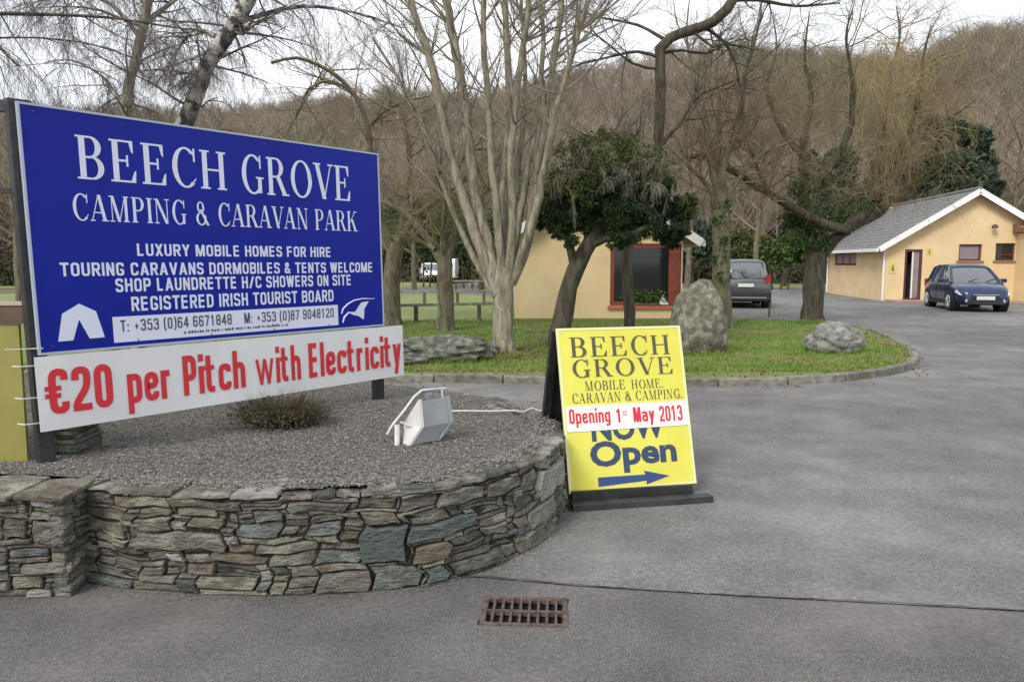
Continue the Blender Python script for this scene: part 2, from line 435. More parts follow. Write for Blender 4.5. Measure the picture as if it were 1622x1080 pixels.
# irregular joint between the two pours
V, Q = [], []
pp = []
for a, b in zip(seam[:-1], seam[1:]):
    k = max(2, int(np.linalg.norm(b - a) / 0.035))
    for i in range(k): pp.append(a + (b - a) * i / k)
for i, p in enumerate(pp):
    wv = 0.002 + 0.0045 * abs(math.sin(i * .37) * math.sin(i * .11 + 1)) * random.uniform(.5, 1.2)
    j = random.uniform(-.006, .006) + .008 * math.sin(i * .13)
    V += [(p[0], p[1] - wv + j, .0085), (p[0], p[1] + wv + j, .0085)]
    if i: Q.append([2 * i - 2, 2 * i, 2 * i + 1, 2 * i - 1])
o = link('paving_joint', fastmesh('paving_joint', V, Q), M['seam']); o['kind'] = 'structure'

# lawn: island with a rounded tip, running into the field behind the left hand trees
front = [(300, 592), (560, 592), (700, 594), (880, 597), (1100, 600), (1250, 598), (1350, 591), (1410, 583), (1438, 575), (1447, 566),
         (1440, 552), (1415, 537), (1385, 525), (1345, 515), (1300, 510), (1220, 506), (1130, 503)]
fr = [gnd(x, y, .09)[:2] for x, y in front]
kp = [np.array([-14., 10.9])] + fr
def cat_rom(P, per):
    P = [np.array(q, float) for q in P]
    P = [2 * P[0] - P[1]] + list(P) + [2 * P[-1] - P[-2]]
    out = []
    for i in range(1, len(P) - 2):
        p0, p1, p2, p3 = (np.array(q, float) for q in P[i - 1:i + 3])
        n = max(1, int(np.linalg.norm(p2 - p1) / per))
        for k in range(n):
            t = k / n
            out.append(.5 * ((2 * p1) + (-p0 + p2) * t + (2 * p0 - 5 * p1 + 4 * p2 - p3) * t * t + (-p0 + 3 * p1 - 3 * p2 + p3) * t ** 3))
    out.append(np.array(P[-2], float))
    return out
kc = cat_rom(kp, .25)
lawn_poly = [(p[0], p[1]) for p in kc] + [(4.75, 20.4), (4.9, 29), (0.2, 30), (-2.2, 36), (-15, 36), (-30, 36), (-30, 10.9)]
lawn = sheet('lawn', lawn_poly, 0.085, M['grass'], thick=.12)
sheet('far_meadow', [(-60, 46), (-4.5, 46), (-6.5, 60), (-60, 60)], 0.0, M['field'])
sheet('meadow', [(-30, 19.5), (-.1, 19.5), (-.1, 29.5), (-2.2, 35.9), (-29.9, 35.9)], 0.092, M['field'])
sheet('right_meadow', [(15.6, 47), (18.9, 45), (36, 85), (24, 85)], 0.012, M['field'])
kerb = empty('kerb', (fr[3][0], fr[3][1], 0)); kerb['kind'] = 'structure'
# kerb stones along the curve
def resample(P, step):
    P = [np.array(p, float) for p in P]
    d = np.concatenate([[0], np.cumsum([np.linalg.norm(b - a) for a, b in zip(P[:-1], P[1:])])])
    P = np.array(P); n = int(d[-1] / step)
    s = np.linspace(0, d[-1], n + 1)
    return np.stack([np.interp(s, d, P[:, k]) for k in range(P.shape[1])], 1), d[-1]
RK, LK = resample(kc, .92)
for i in range(len(RK) - 1):
    a, b = RK[i], RK[i + 1]
    t = (b - a) / np.linalg.norm(b - a); nrm = np.array([t[1], -t[0]])
    a2, b2 = a + t * .008, b - t * .008
    h = .105 + random.uniform(-.008, .008)
    q = []
    for s_, o_ in ((a2, 0.0), (b2, 0.0)):
        q.append(s_)
    poly = [(*(a2 - nrm * .05), -.02), (*(b2 - nrm * .05), -.02), (*(b2 + nrm * .085), -.02), (*(a2 + nrm * .085), -.02)]
    mb = MB().prism(poly, (0, 0, h + .02))
    mb.build('kerb_stone', M['kerb'], kerb, bevel=.012)

# hill --------------------------------------------------------------
SKY_PX = [(-700, 190), (0, 190), (250, 182), (450, 172), (600, 160), (760, 156), (850, 134), (950, 112), (1050, 90), (1200, 84), (1400, 88), (1470, 84), (1530, 56), (1622, 44), (2300, 30)]
azs, els = [], []
for x, y in SKY_PX:
    r = ray(x, y)
    azs.append(math.atan2(r[0], r[1])); els.append(r[2] / math.hypot(r[0], r[1]))
R0, R1 = 62.0, 190.0
def hill_z(x, y):
    r = np.hypot(x, y); az = np.arctan2(x, y)
    top = 1.6 + np.interp(az, azs, els) * R1 - 4.5
    t = np.clip((r - R0) / (R1 - R0), 0, 1.25)
    s = np.where(t < 1, t * t * (3 - 2 * t) * .45 + t * .55, 1 + (t - 1) * .1)
    wob = 1.2 * np.sin(x * .09 + 1) * np.sin(y * .07) * np.clip(t * 3, 0, 1)
    return np.where(r < R0, -.6, -.2 + top * s + wob)
na, nr = 160, 60
A = np.linspace(-1.25, 1.25, na); RR = np.linspace(R0 - 3, 330, nr)
aa, rr = np.meshgrid(A, RR, indexing='ij')
X, Y = rr * np.sin(aa), rr * np.cos(aa)
V = np.stack([X, Y, hill_z(X, Y)], -1).reshape(-1, 3)
ii, jj = np.meshgrid(np.arange(na - 1), np.arange(nr - 1), indexing='ij')
Q = np.stack([ii * nr + jj, (ii + 1) * nr + jj, (ii + 1) * nr + jj + 1, ii * nr + jj + 1], -1).reshape(-1, 4)
o = link('hill', fastmesh('hill', V, Q, smooth=True), M['hill']); o['kind'] = 'structure'

# far wood: bare trees that read as one mass
def proto_tree(seed, h=10.0, nbr=46, ntw=70):
    r = np.random.default_rng(seed)
    T = Tubes()
    T.add([(0, 0, -.5), (r.normal(0, .5), r.normal(0, .5), h * .45), (r.normal(0, .8), r.normal(0, .8), h * .85)], [.12, .08, .02], 4)
    for i in range(nbr):
        z0 = h * r.uniform(.12, .8); a = r.uniform(0, 2 * math.pi)
        L = h * .42 * (1.15 - z0 / h) * r.uniform(.7, 1.3)
        d = np.array([math.cos(a), math.sin(a), r.uniform(.5, 1.3)]); d /= np.linalg.norm(d)
        p0 = np.array([0, 0, z0]); p1 = p0 + d * L * .5; p2 = p1 + (d + np.array([0, 0, .4])) * L * .5
        T.add([p0, p1, p2], [.038, .026, .010], 3)
        for k in range(ntw // 20):
            q = p1 + (p2 - p1) * r.uniform(-.5, 1); e = d + r.normal(0, .8, 3); e[2] += .3
            e /= np.linalg.norm(e)
            T.add([q, q + e * L * r.uniform(.3, .55)], [.018, .005], 3)
    return T.arrays()
def gn_scatter(name, protos, pts, rots, scl, idx, m):
    """one object: prototypes set out on its points by geometry nodes"""
    me = bpy.data.meshes.new(name); me.from_pydata([tuple(map(float, p)) for p in pts], [], [])
    o = link(name, me)
    for an, ty, vals in (('rot_z', 'FLOAT', rots), ('size', 'FLOAT', scl), ('kind_no', 'INT', idx)):
        a = me.attributes.new(an, ty, 'POINT'); a.data.foreach_set('value', vals)
    g = bpy.data.node_groups.new(name, 'GeometryNodeTree')
    g.interface.new_socket('Geometry', in_out='INPUT', socket_type='NodeSocketGeometry')
    g.interface.new_socket('Geometry', in_out='OUTPUT', socket_type='NodeSocketGeometry')
    N, L = g.nodes, g.links
    gi, go, jn = N.new('NodeGroupInput'), N.new('NodeGroupOutput'), N.new('GeometryNodeJoinGeometry')
    def attr(n_, t):
        a = N.new('GeometryNodeInputNamedAttribute'); a.data_type = t; a.inputs['Name'].default_value = n_; return a.outputs[0]
    rz, sc, kn = attr('rot_z', 'FLOAT'), attr('size', 'FLOAT'), attr('kind_no', 'INT')
    cx = N.new('ShaderNodeCombineXYZ'); L.new(rz, cx.inputs[2])
    for k, me_p in enumerate(protos):
        po = bpy.data.objects.new(name + '_form', me_p); me_p.materials.append(m)
        oi = N.new('GeometryNodeObjectInfo'); oi.inputs['Object'].default_value = po
        eq = N.new('FunctionNodeCompare'); eq.data_type = 'INT'; eq.operation = 'EQUAL'
        L.new(kn, eq.inputs[2]); eq.inputs[3].default_value = k
        ip = N.new('GeometryNodeInstanceOnPoints')
        L.new(gi.outputs[0], ip.inputs['Points']); L.new(eq.outputs[0], ip.inputs['Selection']); L.new(oi.outputs['Geometry'], ip.inputs['Instance'])
        L.new(cx.outputs[0], ip.inputs['Rotation']); L.new(sc, ip.inputs['Scale']); L.new(ip.outputs[0], jn.inputs[0])
    L.new(jn.outputs[0], go.inputs[0])
    md = o.modifiers.new('scatter', 'NODES'); md.node_group = g
    return o
protos = [fastmesh('bare_tree_form', *proto_tree(s_, nbr=46, ntw=90)) for s_ in range(6)]
n_far = 3000
pts_, rot_, scl_, idx_ = [], [], [], []
for k in range(n_far):
    r = 68 + 140 * random.random() ** .85; az = random.uniform(-.8, .8)
    x, y = r * math.sin(az), r * math.cos(az)
    pts_.append((x, y, float(hill_z(x, y)) - .2)); rot_.append(random.uniform(0, 6.28)); idx_.append(random.randrange(6))
    scl_.append(random.uniform(.65, 1.1) * (1.0 if r < 140 else 1 - .42 * (r - 140) / 65))
o = gn_scatter('winter_woodland', protos, pts_, rot_, scl_, idx_, M['hillwood'])
tag(o, 'brown leafless woodland covering the hillside behind the park', 'woodland', kind='stuff')

# leaves ------------------------------------------------------------
def leaves(P, size, aspect=1.6, up=0.0, g=None):
    g = g or rng
    n = len(P)
    d = g.normal(0, 1, (n, 3)); d[:, 2] += up; d /= np.linalg.norm(d, axis=1, keepdims=True)
    e = np.cross(d, g.normal(0, 1, (n, 3))); e /= np.linalg.norm(e, axis=1, keepdims=True)
    s = size * g.uniform(.6, 1.3, (n, 1))
    V = np.stack([P - d * s * aspect / 2, P + e * s / 2 , P + d * s * aspect / 2, P - e * s / 2], 1).reshape(-1, 3)
    nn = np.cross(d, e) * s * .18
    V.reshape(n, 4, 3)[:, 1] += nn; V.reshape(n, 4, 3)[:, 3] += nn
    return V, np.arange(n * 4).reshape(n, 4)
def blob_points(c, rad, n, clumps=40, clump_r=.22, squash=1.0, shell=.55, droop=1.0, smax=1.0):
    d = rng.normal(0, 1, (clumps, 3)); d /= np.linalg.norm(d, axis=1, keepdims=True)
    rr_ = rad * rng.uniform(shell, smax, (clumps, 1)) ** .8
    C = np.array(c) + d * rr_ * np.array([1, 1, squash])
    P = C[rng.integers(0, clumps, n)] + rng.normal(0, rad * clump_r, (n, 3)) * np.array([1, 1, droop])
    return P
def foliage(name, blobs, m, parent, n_per=3000, size=.04, aspect=1.8, clumps=40, clump_r=.2, up=0., squash=1.0, kind=True, droop=1.0, shell=.55, smax=1.0):
    P = np.concatenate([blob_points(c, r, int(n_per * k), clumps, clump_r, squash, shell, droop, smax) for c, r, k in blobs])
    V, Q = leaves(P, size, aspect, up)
    o = link(name, fastmesh(name, V, Q), m, parent)
    if kind: o['kind'] = 'stuff'
    return o

def con_proto(s_):
    r = np.random.default_rng(s_); n = 900
    z = r.uniform(0, 1, n) ** .8; a = r.uniform(0, 6.28, n); w_ = np.sqrt(np.maximum(.02, 1.02 - z)) * 2.4 * r.uniform(.3, 1.05, n) * (1 + .25 * np.sin(z * 26))
    P = np.stack([np.cos(a) * w_, np.sin(a) * w_, .6 + z * 9.5], 1)
    V, Q = leaves(P, .42, 2.2, g=r); T_ = Tubes(); T_.add([(0, 0, -.4), (0, 0, 5), (0, 0, 9.5)], [.2, .14, .03], 5); V2, Q2 = T_.arrays()
    return fastmesh('conifer_form', np.concatenate([V, V2]), np.concatenate([Q, Q2 + len(V)]))
pts_, rot_, scl_, idx_ = [], [], [], []
for cx_, n_, r0_ in ((-.42, 16, 98), (-.31, 12, 88), (-.24, 10, 80), (.03, 16, 78), (.12, 10, 76), (.36, 10, 78)):
    for k in range(n_):
        az = cx_ + random.gauss(0, .035); r = r0_ + random.gauss(0, 4); x, y = r * math.sin(az), r * math.cos(az)
        pts_.append((x, y, float(hill_z(x, y)) - .2)); rot_.append(random.uniform(0, 6.28)); scl_.append(random.uniform(.45, .8)); idx_.append(random.randrange(2))
o = gn_scatter('hillside_evergreens', [con_proto(1), con_proto(2)], pts_, rot_, scl_, idx_, M['conifer'])
tag(o, 'dull green evergreens mixed in patches among the bare hillside wood', 'evergreens', kind='stuff')
# evergreen patches and undergrowth at the foot of the hill
P = []
for i in range(420):
    az = random.uniform(-.75, .75); r = random.uniform(60, 74)
    x, y = r * math.sin(az), r * math.cos(az)
    h = random.uniform(.8, 2.4) * (1 + .5 * math.sin(az * 17))
    P.append(np.array([x, y, h * .5 + max(0, float(hill_z(x, y)))]) + rng.normal(0, 1, (150, 3)) * np.array([1.3, 1.3, h * .33]))
P = np.concatenate(P); P[:, 2] = np.maximum(P[:, 2], -.02)
V, Q = leaves(P, .20, 1.7)
o = link('undergrowth', fastmesh('undergrowth', V, Q), M['under'])
tag(o, 'dark scrub and undergrowth along the foot of the hill', 'undergrowth', kind='stuff')

# grass blades on the near lawn
def inside(px, py, poly):
    poly = np.array(poly); x, y = poly[:, 0], poly[:, 1]; x2, y2 = np.roll(x, -1), np.roll(y, -1)
    c = np.zeros(len(px), bool)
    for a, b, c2, d in zip(x, y, x2, y2):
        cond = ((b > py) != (d > py)) & (px < (c2 - a) * (py - b) / (d - b + 1e-12) + a)
        c ^= cond
    return c
n = 72000
gx = rng.uniform(-6, 7.2, n); gy = 10.4 + (rng.uniform(0, 1, n) ** 1.5) * 9.5
ok = inside(gx, gy, lawn_poly); gx, gy = gx[ok], gy[ok]
P = np.stack([gx, gy, np.full(len(gx), .085)], 1)
n = len(P); hgt = rng.uniform(.018, .05, (n, 1)); a = rng.uniform(0, 6.28, n)
wv = np.stack([np.cos(a), np.sin(a), np.zeros(n)], 1) * rng.uniform(.006, .012, (n, 1))
tip = P + np.concatenate([rng.normal(0, .015, (n, 2)), hgt], 1)
V = np.stack([P - wv, P + wv, tip], 1).reshape(-1, 3)
o = link('lawn_grass', fastmesh('lawn_grass', V, F3=np.arange(3 * n).reshape(n, 3)), M['blade'])
tag(o, 'short green grass growing on the lawn island behind the kerb', 'grass', kind='stuff')
# leaf litter round the big bare tree and along the kerb
n = 2600
c0 = gnd(795, 568)
P1 = np.stack([rng.normal(c0[0], .55, n // 2), rng.normal(c0[1] - .2, .45, n // 2), np.full(n // 2, .095)], 1)
i_ = rng.integers(0, len(kc) - 1, n - n // 2)
kk = np.array(kc)[i_] + rng.normal(0, .28, (n - n // 2, 2)) + np.array([-.0, .2])
P2 = np.concatenate([kk, np.full((len(kk), 1), .095)], 1)
P = np.concatenate([P1, P2]); P = P[inside(P[:, 0], P[:, 1], lawn_poly)]
P[:, 2] += rng.uniform(0, .02, len(P))
V, Q = leaves(P, .035, 1.3)
o = link('leaf_litter', fastmesh('leaf_litter', V, Q), M['litter'])
tag(o, 'dead brown leaves lying on the grass round the bare tree and kerb', 'leaves', kind='stuff')

# ================================================================== STONE WALL AND BED
BEDZ = 0.485
path = [tuple(gnd(x, y)[:2]) for x, y in ((110, 915), (160, 924), (230, 935), (400, 943), (600, 934), (700, 922), (790, 893), (868, 850), (897, 800))] + [ (.30, 5.4), (0.0, 6.05), (-.6, 6.6), (-1.3, 6.95), (-2.6, 7.3), (-4.2, 7.4)]
PC = np.array(cat_rom(path, .03))
DS = np.concatenate([[0], np.cumsum(np.linalg.norm(np.diff(PC, axis=0), axis=1))])
LEN = DS[-1]
def wp(s):
    s = np.clip(s, 0, LEN)
    x = np.interp(s, DS, PC[:, 0]); y = np.interp(s, DS, PC[:, 1])
    e = .02
    tx = np.interp(s + e, DS, PC[:, 0]) - np.interp(s - e, DS, PC[:, 0]); ty = np.interp(s + e, DS, PC[:, 1]) - np.interp(s - e, DS, PC[:, 1])
    L = np.hypot(tx, ty) + 1e-9
    return np.array([x, y]), np.array([tx / L, ty / L]), np.array([ty / L, -tx / L])   # point, tangent, outward normal
def s_of(px, py, z):
    """arclength where the ray through a photo pixel meets the wall face near height z"""
    r = ray(px, py); g = np.array([r[0], r[1]])
    cr_ = PC[:, 0] * g[1] - PC[:, 1] * g[0]
    m = np.where(np.sign(cr_[:-1]) != np.sign(cr_[1:]))[0]
    k = m[0] if len(m) else int(np.argmin(abs(cr_)))
    t = np.hypot(*PC[k]) / np.hypot(*g)
    return DS[k], HC + r[2] * t
def warp(s, z):
    f = min(1, z * 6) * min(1, max(0, (.56 - z) * 8))
    return (s + .016 * math.sin(z * 47 + s * 3.1) + .006 * math.sin(z * 91 + s * 7.7 + 1),
            z + f * (.010 * math.sin(s * 9.0 + z * 5) + .006 * math.sin(s * 23 + z * 31 + 2)))

def stone_mesh(face, s0, s1, z0, z1, depth=.07, seed=0, proud=0.0, warpf=warp):
    """one rubble stone: rounded outline ring, bulging uneven face, sides running back into the wall"""
    r = random.Random(seed)
    g = .0021
    s0 += g; s1 -= g; z0 += g * .8; z1 -= g * .8
    ws, wz = s1 - s0, z1 - z0
    nx = 4 if ws > .12 else 3
    cut = min(.16 * wz, .010, ws * .12)
    ring = []
    skT, skB = r.uniform(-.16, .16) * wz, r.uniform(-.16, .16) * wz
    for i in range(nx + 1):
        t = i / nx
        ring.append((s0 + cut * .9 + (ws - 1.8 * cut) * t, z0 + (r.uniform(0, .1) * wz if 0 < i < nx else 0) + max(0, skB * (t - .5))))
    ring.append((s1 - r.uniform(0, .004), z0 + wz * .5 + r.uniform(-.15, .15) * wz))
    for i in range(nx + 1):
        t = 1 - i / nx
        ring.append((s0 + cut * .9 + (ws - 1.8 * cut) * t + r.uniform(-.006, .006), z1 - (r.uniform(0, .1) * wz if 0 < i < nx else 0) - max(0, skT * (t - .5))))
    ring.append((s0 + r.uniform(0, .004), z0 + wz * .5 + r.uniform(-.15, .15) * wz))
    n = len(ring)
    cs = sum(p[0] for p in ring) / n; cz = sum(p[1] for p in ring) / n
    out = proud + r.uniform(-.014, .016)
    tiltz, tilts = r.uniform(-.22, .12), r.uniform(-.06, .06)
    V = []
    for (s, z) in ring: V.append((s, z, -depth))
    for (s, z) in ring: V.append((s, z, out - .006 + tiltz * (z - cz) + tilts * (s - cs)))
    ins = min(.006, .16 * wz)
    for (s, z) in ring:
        ds, dz = s - cs, z - cz
        k = max(.35, 1 - ins / (abs(dz) + 1e-6)) if abs(dz) > wz * .3 else 1 - min(.25, ins / (abs(ds) + 1e-3))
        V.append((cs + ds * (1 - min(.3, ins * 2 / ws)), cz + dz * (1 - min(.45, ins * 2 / wz)), out + tiltz * (z - cz) + tilts * (s - cs) + r.uniform(-.004, .004)))
    V.append((cs, cz, out + r.uniform(-.003, .004)))
    W = []
    for (s, z, o_) in V:
        s, z = warpf(s, z)
        W.append(face(s, z, o_))
    Fq = []
    for L_ in (0, 1):
        for i in range(n):
            j = (i + 1) % n
            Fq.append([L_ * n + i, L_ * n + j, (L_ + 1) * n + j, (L_ + 1) * n + i])
    for i in range(n): Fq.append([2 * n + i, 2 * n + (i + 1) % n, 3 * n])
    me = bpy.data.meshes.new('stone')
    me.from_pydata([tuple(map(float, p)) for p in W], [], Fq)
    me.update()
    return me

def pack(length, height, given, hs=(.022, .022, .033, .033, .044, .044, .055, .066), cell=.011, scell=.02, seed=3, wmax=.42):
    """rubble bond: place the given stones, then fill the gaps with slabs of mixed sizes"""
    r = random.Random(seed)
    nz_, ns = int(round(height / cell)), int(round(length / scell))
    occ = np.zeros((nz_, ns), bool)
    res = []
    for (a, b, c, d, m) in given:
        i0, i1 = int(round(c / cell)), int(round(d / cell)); j0, j1 = int(round(a / scell)), int(round(b / scell))
        i0, j0 = max(0, i0), max(0, j0); i1, j1 = min(nz_, max(i1, i0 + 2)), min(ns, j1)
        if occ[i0:i1, j0:j1].any() or j1 - j0 < 2: continue
        occ[i0:i1, j0:j1] = True
        res.append((j0 * scell, j1 * scell, i0 * cell, i1 * cell, m))
    for i in range(nz_):
        j = 0
        while j < ns:
            if occ[i, j]: j += 1; continue
            h = max(2, int(round(r.choice(hs) / cell)))
            wn = max(3, int(round(min(wmax, max(.08, r.gauss(.215, .09)) * (1.2 if h <= 3 else 1)) / scell)))
            j1 = j
            while j1 < ns and j1 < j + wn and not occ[i, j1]: j1 += 1
            if ns - j1 < 3 or (j1 < ns and occ[i, min(j1 + 1, ns - 1)] ): 
                while j1 < ns and not occ[i, j1] and j1 - j < wn + 3: j1 += 1
            i1 = i + 1
            while i1 < nz_ and i1 < i + h and not occ[i1, j:j1].any(): i1 += 1
            if nz_ - i1 == 1 and not occ[i1, j:j1].any(): i1 += 1
            occ[i:i1, j:j1] = True
            res.append((j * scell, j1 * scell, i * cell, i1 * cell, None))
            j = j1
    return res

def pick(r, s, z):
    q = r.random()
    if q < .36: return STONE[0]
    if q < .56: return STONE[1]
    if q < .76: return STONE[2]
    if q < .88: return STONE[3]
    if q < .94: return STONE[4]
    if q < .965: return S_LICHEN
    return S_PINK

WALLH = .50
def face_wall(s, z, o_):
    p, t, nn = wp(s)
    if s < 0: p = p + t * s
    q = p + nn * (o_ - z * .06)
    return (q[0], q[1], z)
wall = empty('stone_wall', (-.3, 3.9, 0), 0, 'curved low wall of grey brown rubble stones holding the gravel bed', 'wall')
# stones one can recognise in the photograph: pixel boxes x0,x1,y0,y1
known_px = [(580, 652, 830, 893, S_GREEN), (654, 760, 828, 850, S_GREEN), (597, 672, 895, 934, STONE[4]), (674, 714, 892, 922, S_GREEN),
            (660, 716, 862, 888, S_RUST), (172, 266, 774, 805, STONE[1]), (268, 390, 774, 806, STONE[1]), (216, 362, 846, 874, STONE[0]),
            (208, 265, 824, 848, STONE[2]), (128, 198, 824, 846, STONE[0]), (380, 452, 828, 852, STONE[4]), (446, 575, 845, 870, STONE[1]),
            (325, 440, 934, 946, S_LICHEN), (510, 596, 905, 936, S_PINK), (300, 345, 893, 910, STONE[1]), (272, 350, 808, 822, STONE[2]),
            (400, 455, 808, 826, STONE[4]), (120, 215, 912, 930, STONE[4]), (270, 300, 876, 892, S_PALE), (362, 378, 850, 862, S_PALE),
            (700, 768, 752, 776, STONE[3]), (640, 700, 752, 774, STONE[4]), (590, 640, 752, 774, STONE[2]), (566, 634, 790, 808, STONE[1]),
            (636, 700, 788, 808, STONE[0]), (702, 775, 776, 800, STONE[0]), (860, 894, 738, 782, S_PALE), (782, 832, 756, 778, STONE[2]),
            (834, 858, 750, 780, STONE[2]), (840, 880, 800, 830, S_LICHEN), (720, 800, 880, 900, STONE[3]), (820, 870, 845, 868, STONE[2]),
            (460, 560, 800, 812, STONE[3]), (395, 500, 776, 800, STONE[2])]
given = []
for x0, x1, y0, y1, m in known_px:
    a, _q = s_of(x0, y0, 0); b, _q = s_of(x1, y1, 0); z1_ = s_of((x0 + x1) / 2, y0, 0)[1]; z0_ = s_of((x0 + x1) / 2, y1, 0)[1]
    given.append((a, b, max(0, z0_), min(WALLH - .04, z1_), m)) if b > a else None
S_VIS = 4.45
rr_ = random.Random(5)
cnt = 0
for k, (a, b, c, d, m) in enumerate(pack(S_VIS, WALLH - .035, given, seed=21)):
    me = stone_mesh(face_wall, a, b, c, d, seed=k, proud=(.008 if m else 0))
    link('stone', me, m or pick(rr_, a, c), wall); cnt += 1
# rest of the ring behind the bed, one mesh
VV, FF, base = [], [], 0
for k, (a, b, c, d, m) in enumerate(pack(LEN - S_VIS, WALLH - .035, [], seed=9)):
    me = stone_mesh(face_wall, a + S_VIS, b + S_VIS, c, d, seed=900 + k)
    V = [tuple(v.co) for v in me.vertices]; Fq = [[i + base for i in p.vertices] for p in me.polygons]
    VV += V; FF += Fq; base += len(V)
    bpy.data.meshes.remove(me)
me = bpy.data.meshes.new('rear_stones'); me.from_pydata(VV, [], FF); me.update()
o = link('rear_stonework', me, STONE[0], wall); o['kind'] = 'stuff'
# joint core
V, Q = [], []
S = np.linspace(0, LEN, 160)
for i, s in enumerate(S):
    p, t, nn = wp(s)
    for z, off in ((-.02, -.012), (WALLH - .03, -.042), (WALLH - .03, -.16)):
        q = p + nn * off; V.append((q[0], q[1], z))
    if i:
        b = (i - 1) * 3
        for k in (0, 1): Q.append([b + k, b + 3 + k, b + 4 + k, b + 1 + k])
link('joint_fill', fastmesh('joint_fill', V, Q), M['core'], wall)
V, Q = [], []
for i, s in enumerate(S):
    p, t, nn = wp(s)
    for off in (-.055, -.16):
        q = p + nn * off; V.append((q[0], q[1], WALLH - .022 + random.uniform(-.003, .003)))
    if i: Q.append([2 * i - 2, 2 * i - 1, 2 * i + 1, 2 * i])
link('bedding', fastmesh('bedding', V, Q), M['gravel'], wall)
# capping: thin flat slabs lying along the top, overlapping the gravel
r = random.Random(8)
s = 0.0
while s < LEN - .2:
    L = r.uniform(.09, .34)
    th = r.uniform(.014, .034); wd = r.uniform(.10, .26); z0 = WALLH - .036 + r.uniform(-.003, .004)
    tl = r.uniform(-.03, .03)
    ringp = []
    n = 5
    for i in range(n + 1):
        ringp.append((s + L * i / n, .012 + r.uniform(-.014, .016)))
    for i in range(n, -1, -1):
        ringp.append((s + L * i / n - r.uniform(-.01, .01), -wd + r.uniform(-.03, .03)))
    V = []
    for lay, (zz, sh) in enumerate(((z0, .012), (z0 + th * .3, 0.0), (z0 + th * .85, .004), (z0 + th, .02))):
        cs_ = s + L / 2
        for (a, o_) in ringp:
            aa_ = cs_ + (a - cs_) * (1 - sh / L * 1.6) * .985
            oo_ = o_ + (-sh if o_ > -.1 else sh)
            p, t, nn = wp(aa_)
            q = p + nn * (oo_ - .03)
            V.append((q[0], q[1], zz + tl * (a - cs_) + r.uniform(-.002, .002) + (.003 * math.sin(a * 40) if lay == 3 else 0)))
    nn_ = len(ringp); Fq = []
    for lay in range(3):
        for i in range(nn_):
            j = (i + 1) % nn_; Fq.append([lay * nn_ + i, lay * nn_ + j, (lay + 1) * nn_ + j, (lay + 1) * nn_ + i])
    for i in range(n):
        a_, b_ = 3 * nn_ + i, 3 * nn_ + i + 1; c_, d_ = 3 * nn_ + nn_ - 1 - i - 1, 3 * nn_ + nn_ - 1 - i
        Fq.append([a_, b_, c_, d_])
    me = bpy.data.meshes.new('capstone'); me.from_pydata([tuple(map(float, v)) for v in V], [], Fq); me.update()
    link('capstone', me, r.choice([STONE[0], STONE[0], STONE[1], STONE[0], STONE[3], M['boulder2']]), wall)
    s += L + .004

# pier at the left end
PX0, PX1, PY, PH = -3.05, float(gnd(104, 951)[0]), float(gnd(60, 946)[1]), .50
pier = empty('stone_pier', (-2.6, 3.7, 0), 0, 'square pier of stacked rubble stones at the left end of the curved wall', 'pier')
def face_pier(s, z, o_): return (PX0 + s - z * .0, PY - o_ + z * .03, z)
def face_pier_side(s, z, o_): return (PX1 + o_ - z * .03, PY + .0 + s, z)
gp = []
Wp = PX1 - PX0
for x0, x1, y0, y1, m in [(42, 88, 783, 806, S_PALE), (0, 40, 828, 858, STONE[1]), (44, 82, 828, 866, STONE[0]), (30, 108, 894, 912, S_PINK), (40, 84, 936, 954, S_PALE), (10, 70, 914, 934, STONE[2])]:
    p0, p1 = at(x0, y0, PY), at(x1, y1, PY)
    gp.append((p0[0] - PX0, min(Wp, p1[0] - PX0), max(0, p1[2]), p0[2], m))
for k, (a, b, c, d, m) in enumerate(pack(Wp, PH - .02, gp, seed=4)):
    link('stone', stone_mesh(face_pier, a, b, c, d, seed=400 + k, warpf=lambda s, z: (s, warp(s, z)[1])), m or pick(rr_, a, c), pier)
for k, (a, b, c, d, m) in enumerate(pack(.5, PH - .02, [], seed=6, wmax=.25)):
    link('stone', stone_mesh(face_pier_side, a, b, c, d, seed=500 + k, warpf=lambda s, z: (s, warp(s, z)[1])), m or pick(rr_, a, c), pier)
mb = MB().box(((PX0 + PX1) / 2, PY + .28, PH / 2 - .02), (Wp - .06, .5, PH - .02))
mb.build('joint_fill', M['core'], pier)
x = PX0
while x < PX1 - .03:
    L = min(r.uniform(.12, .34), PX1 + .02 - x)
    wv = r.uniform(.26, .36); th = r.uniform(.02, .04)
    poly = [(x + .004, PY - .03 + r.uniform(-.015, .02), 0), (x + L * .5, PY - .035 + r.uniform(-.01, .02), 0), (x + L - .004, PY - .03 + r.uniform(-.015, .02), 0),
            (x + L - .01, PY + wv, 0), (x + L * .4, PY + wv + .03, 0), (x + .01, PY + wv, 0)]
    z0 = PH - .022 + r.uniform(-.003, .003)
    MB().prism([(p[0], p[1], z0) for p in poly], (0, 0, th)).build('capstone', r.choice([STONE[0], STONE[1], STONE[3]]), pier, bevel=.008)
    x += L
# stub of piled stones standing behind the post
stub = empty('stone_stack', (-2.55, 4.6, BEDZ), 0, 'short upright stack of flat stones on the gravel just behind the black post', 'stone stack')
z = BEDZ - .02; r = random.Random(12)
while z < .76:
    th = r.uniform(.025, .06); cx, cy = -2.60 + r.uniform(-.01, .01), 4.42
    for s_ in (0,):
        wv = r.uniform(.13, .17)
        x0 = cx - .06 + r.uniform(-.01, .01)
        poly = [(x0, cy - .14 + r.uniform(-.02, .02), z), (x0 + wv, cy - .15 + r.uniform(-.02, .02), z), (x0 + wv + r.uniform(-.02, .02), cy + .15, z), (x0 + .01, cy + .14, z)]
        MB().prism(poly, (0, 0, th - .004)).build('stone', pick(r, 0, 0), stub, bevel=.006)
    z += th

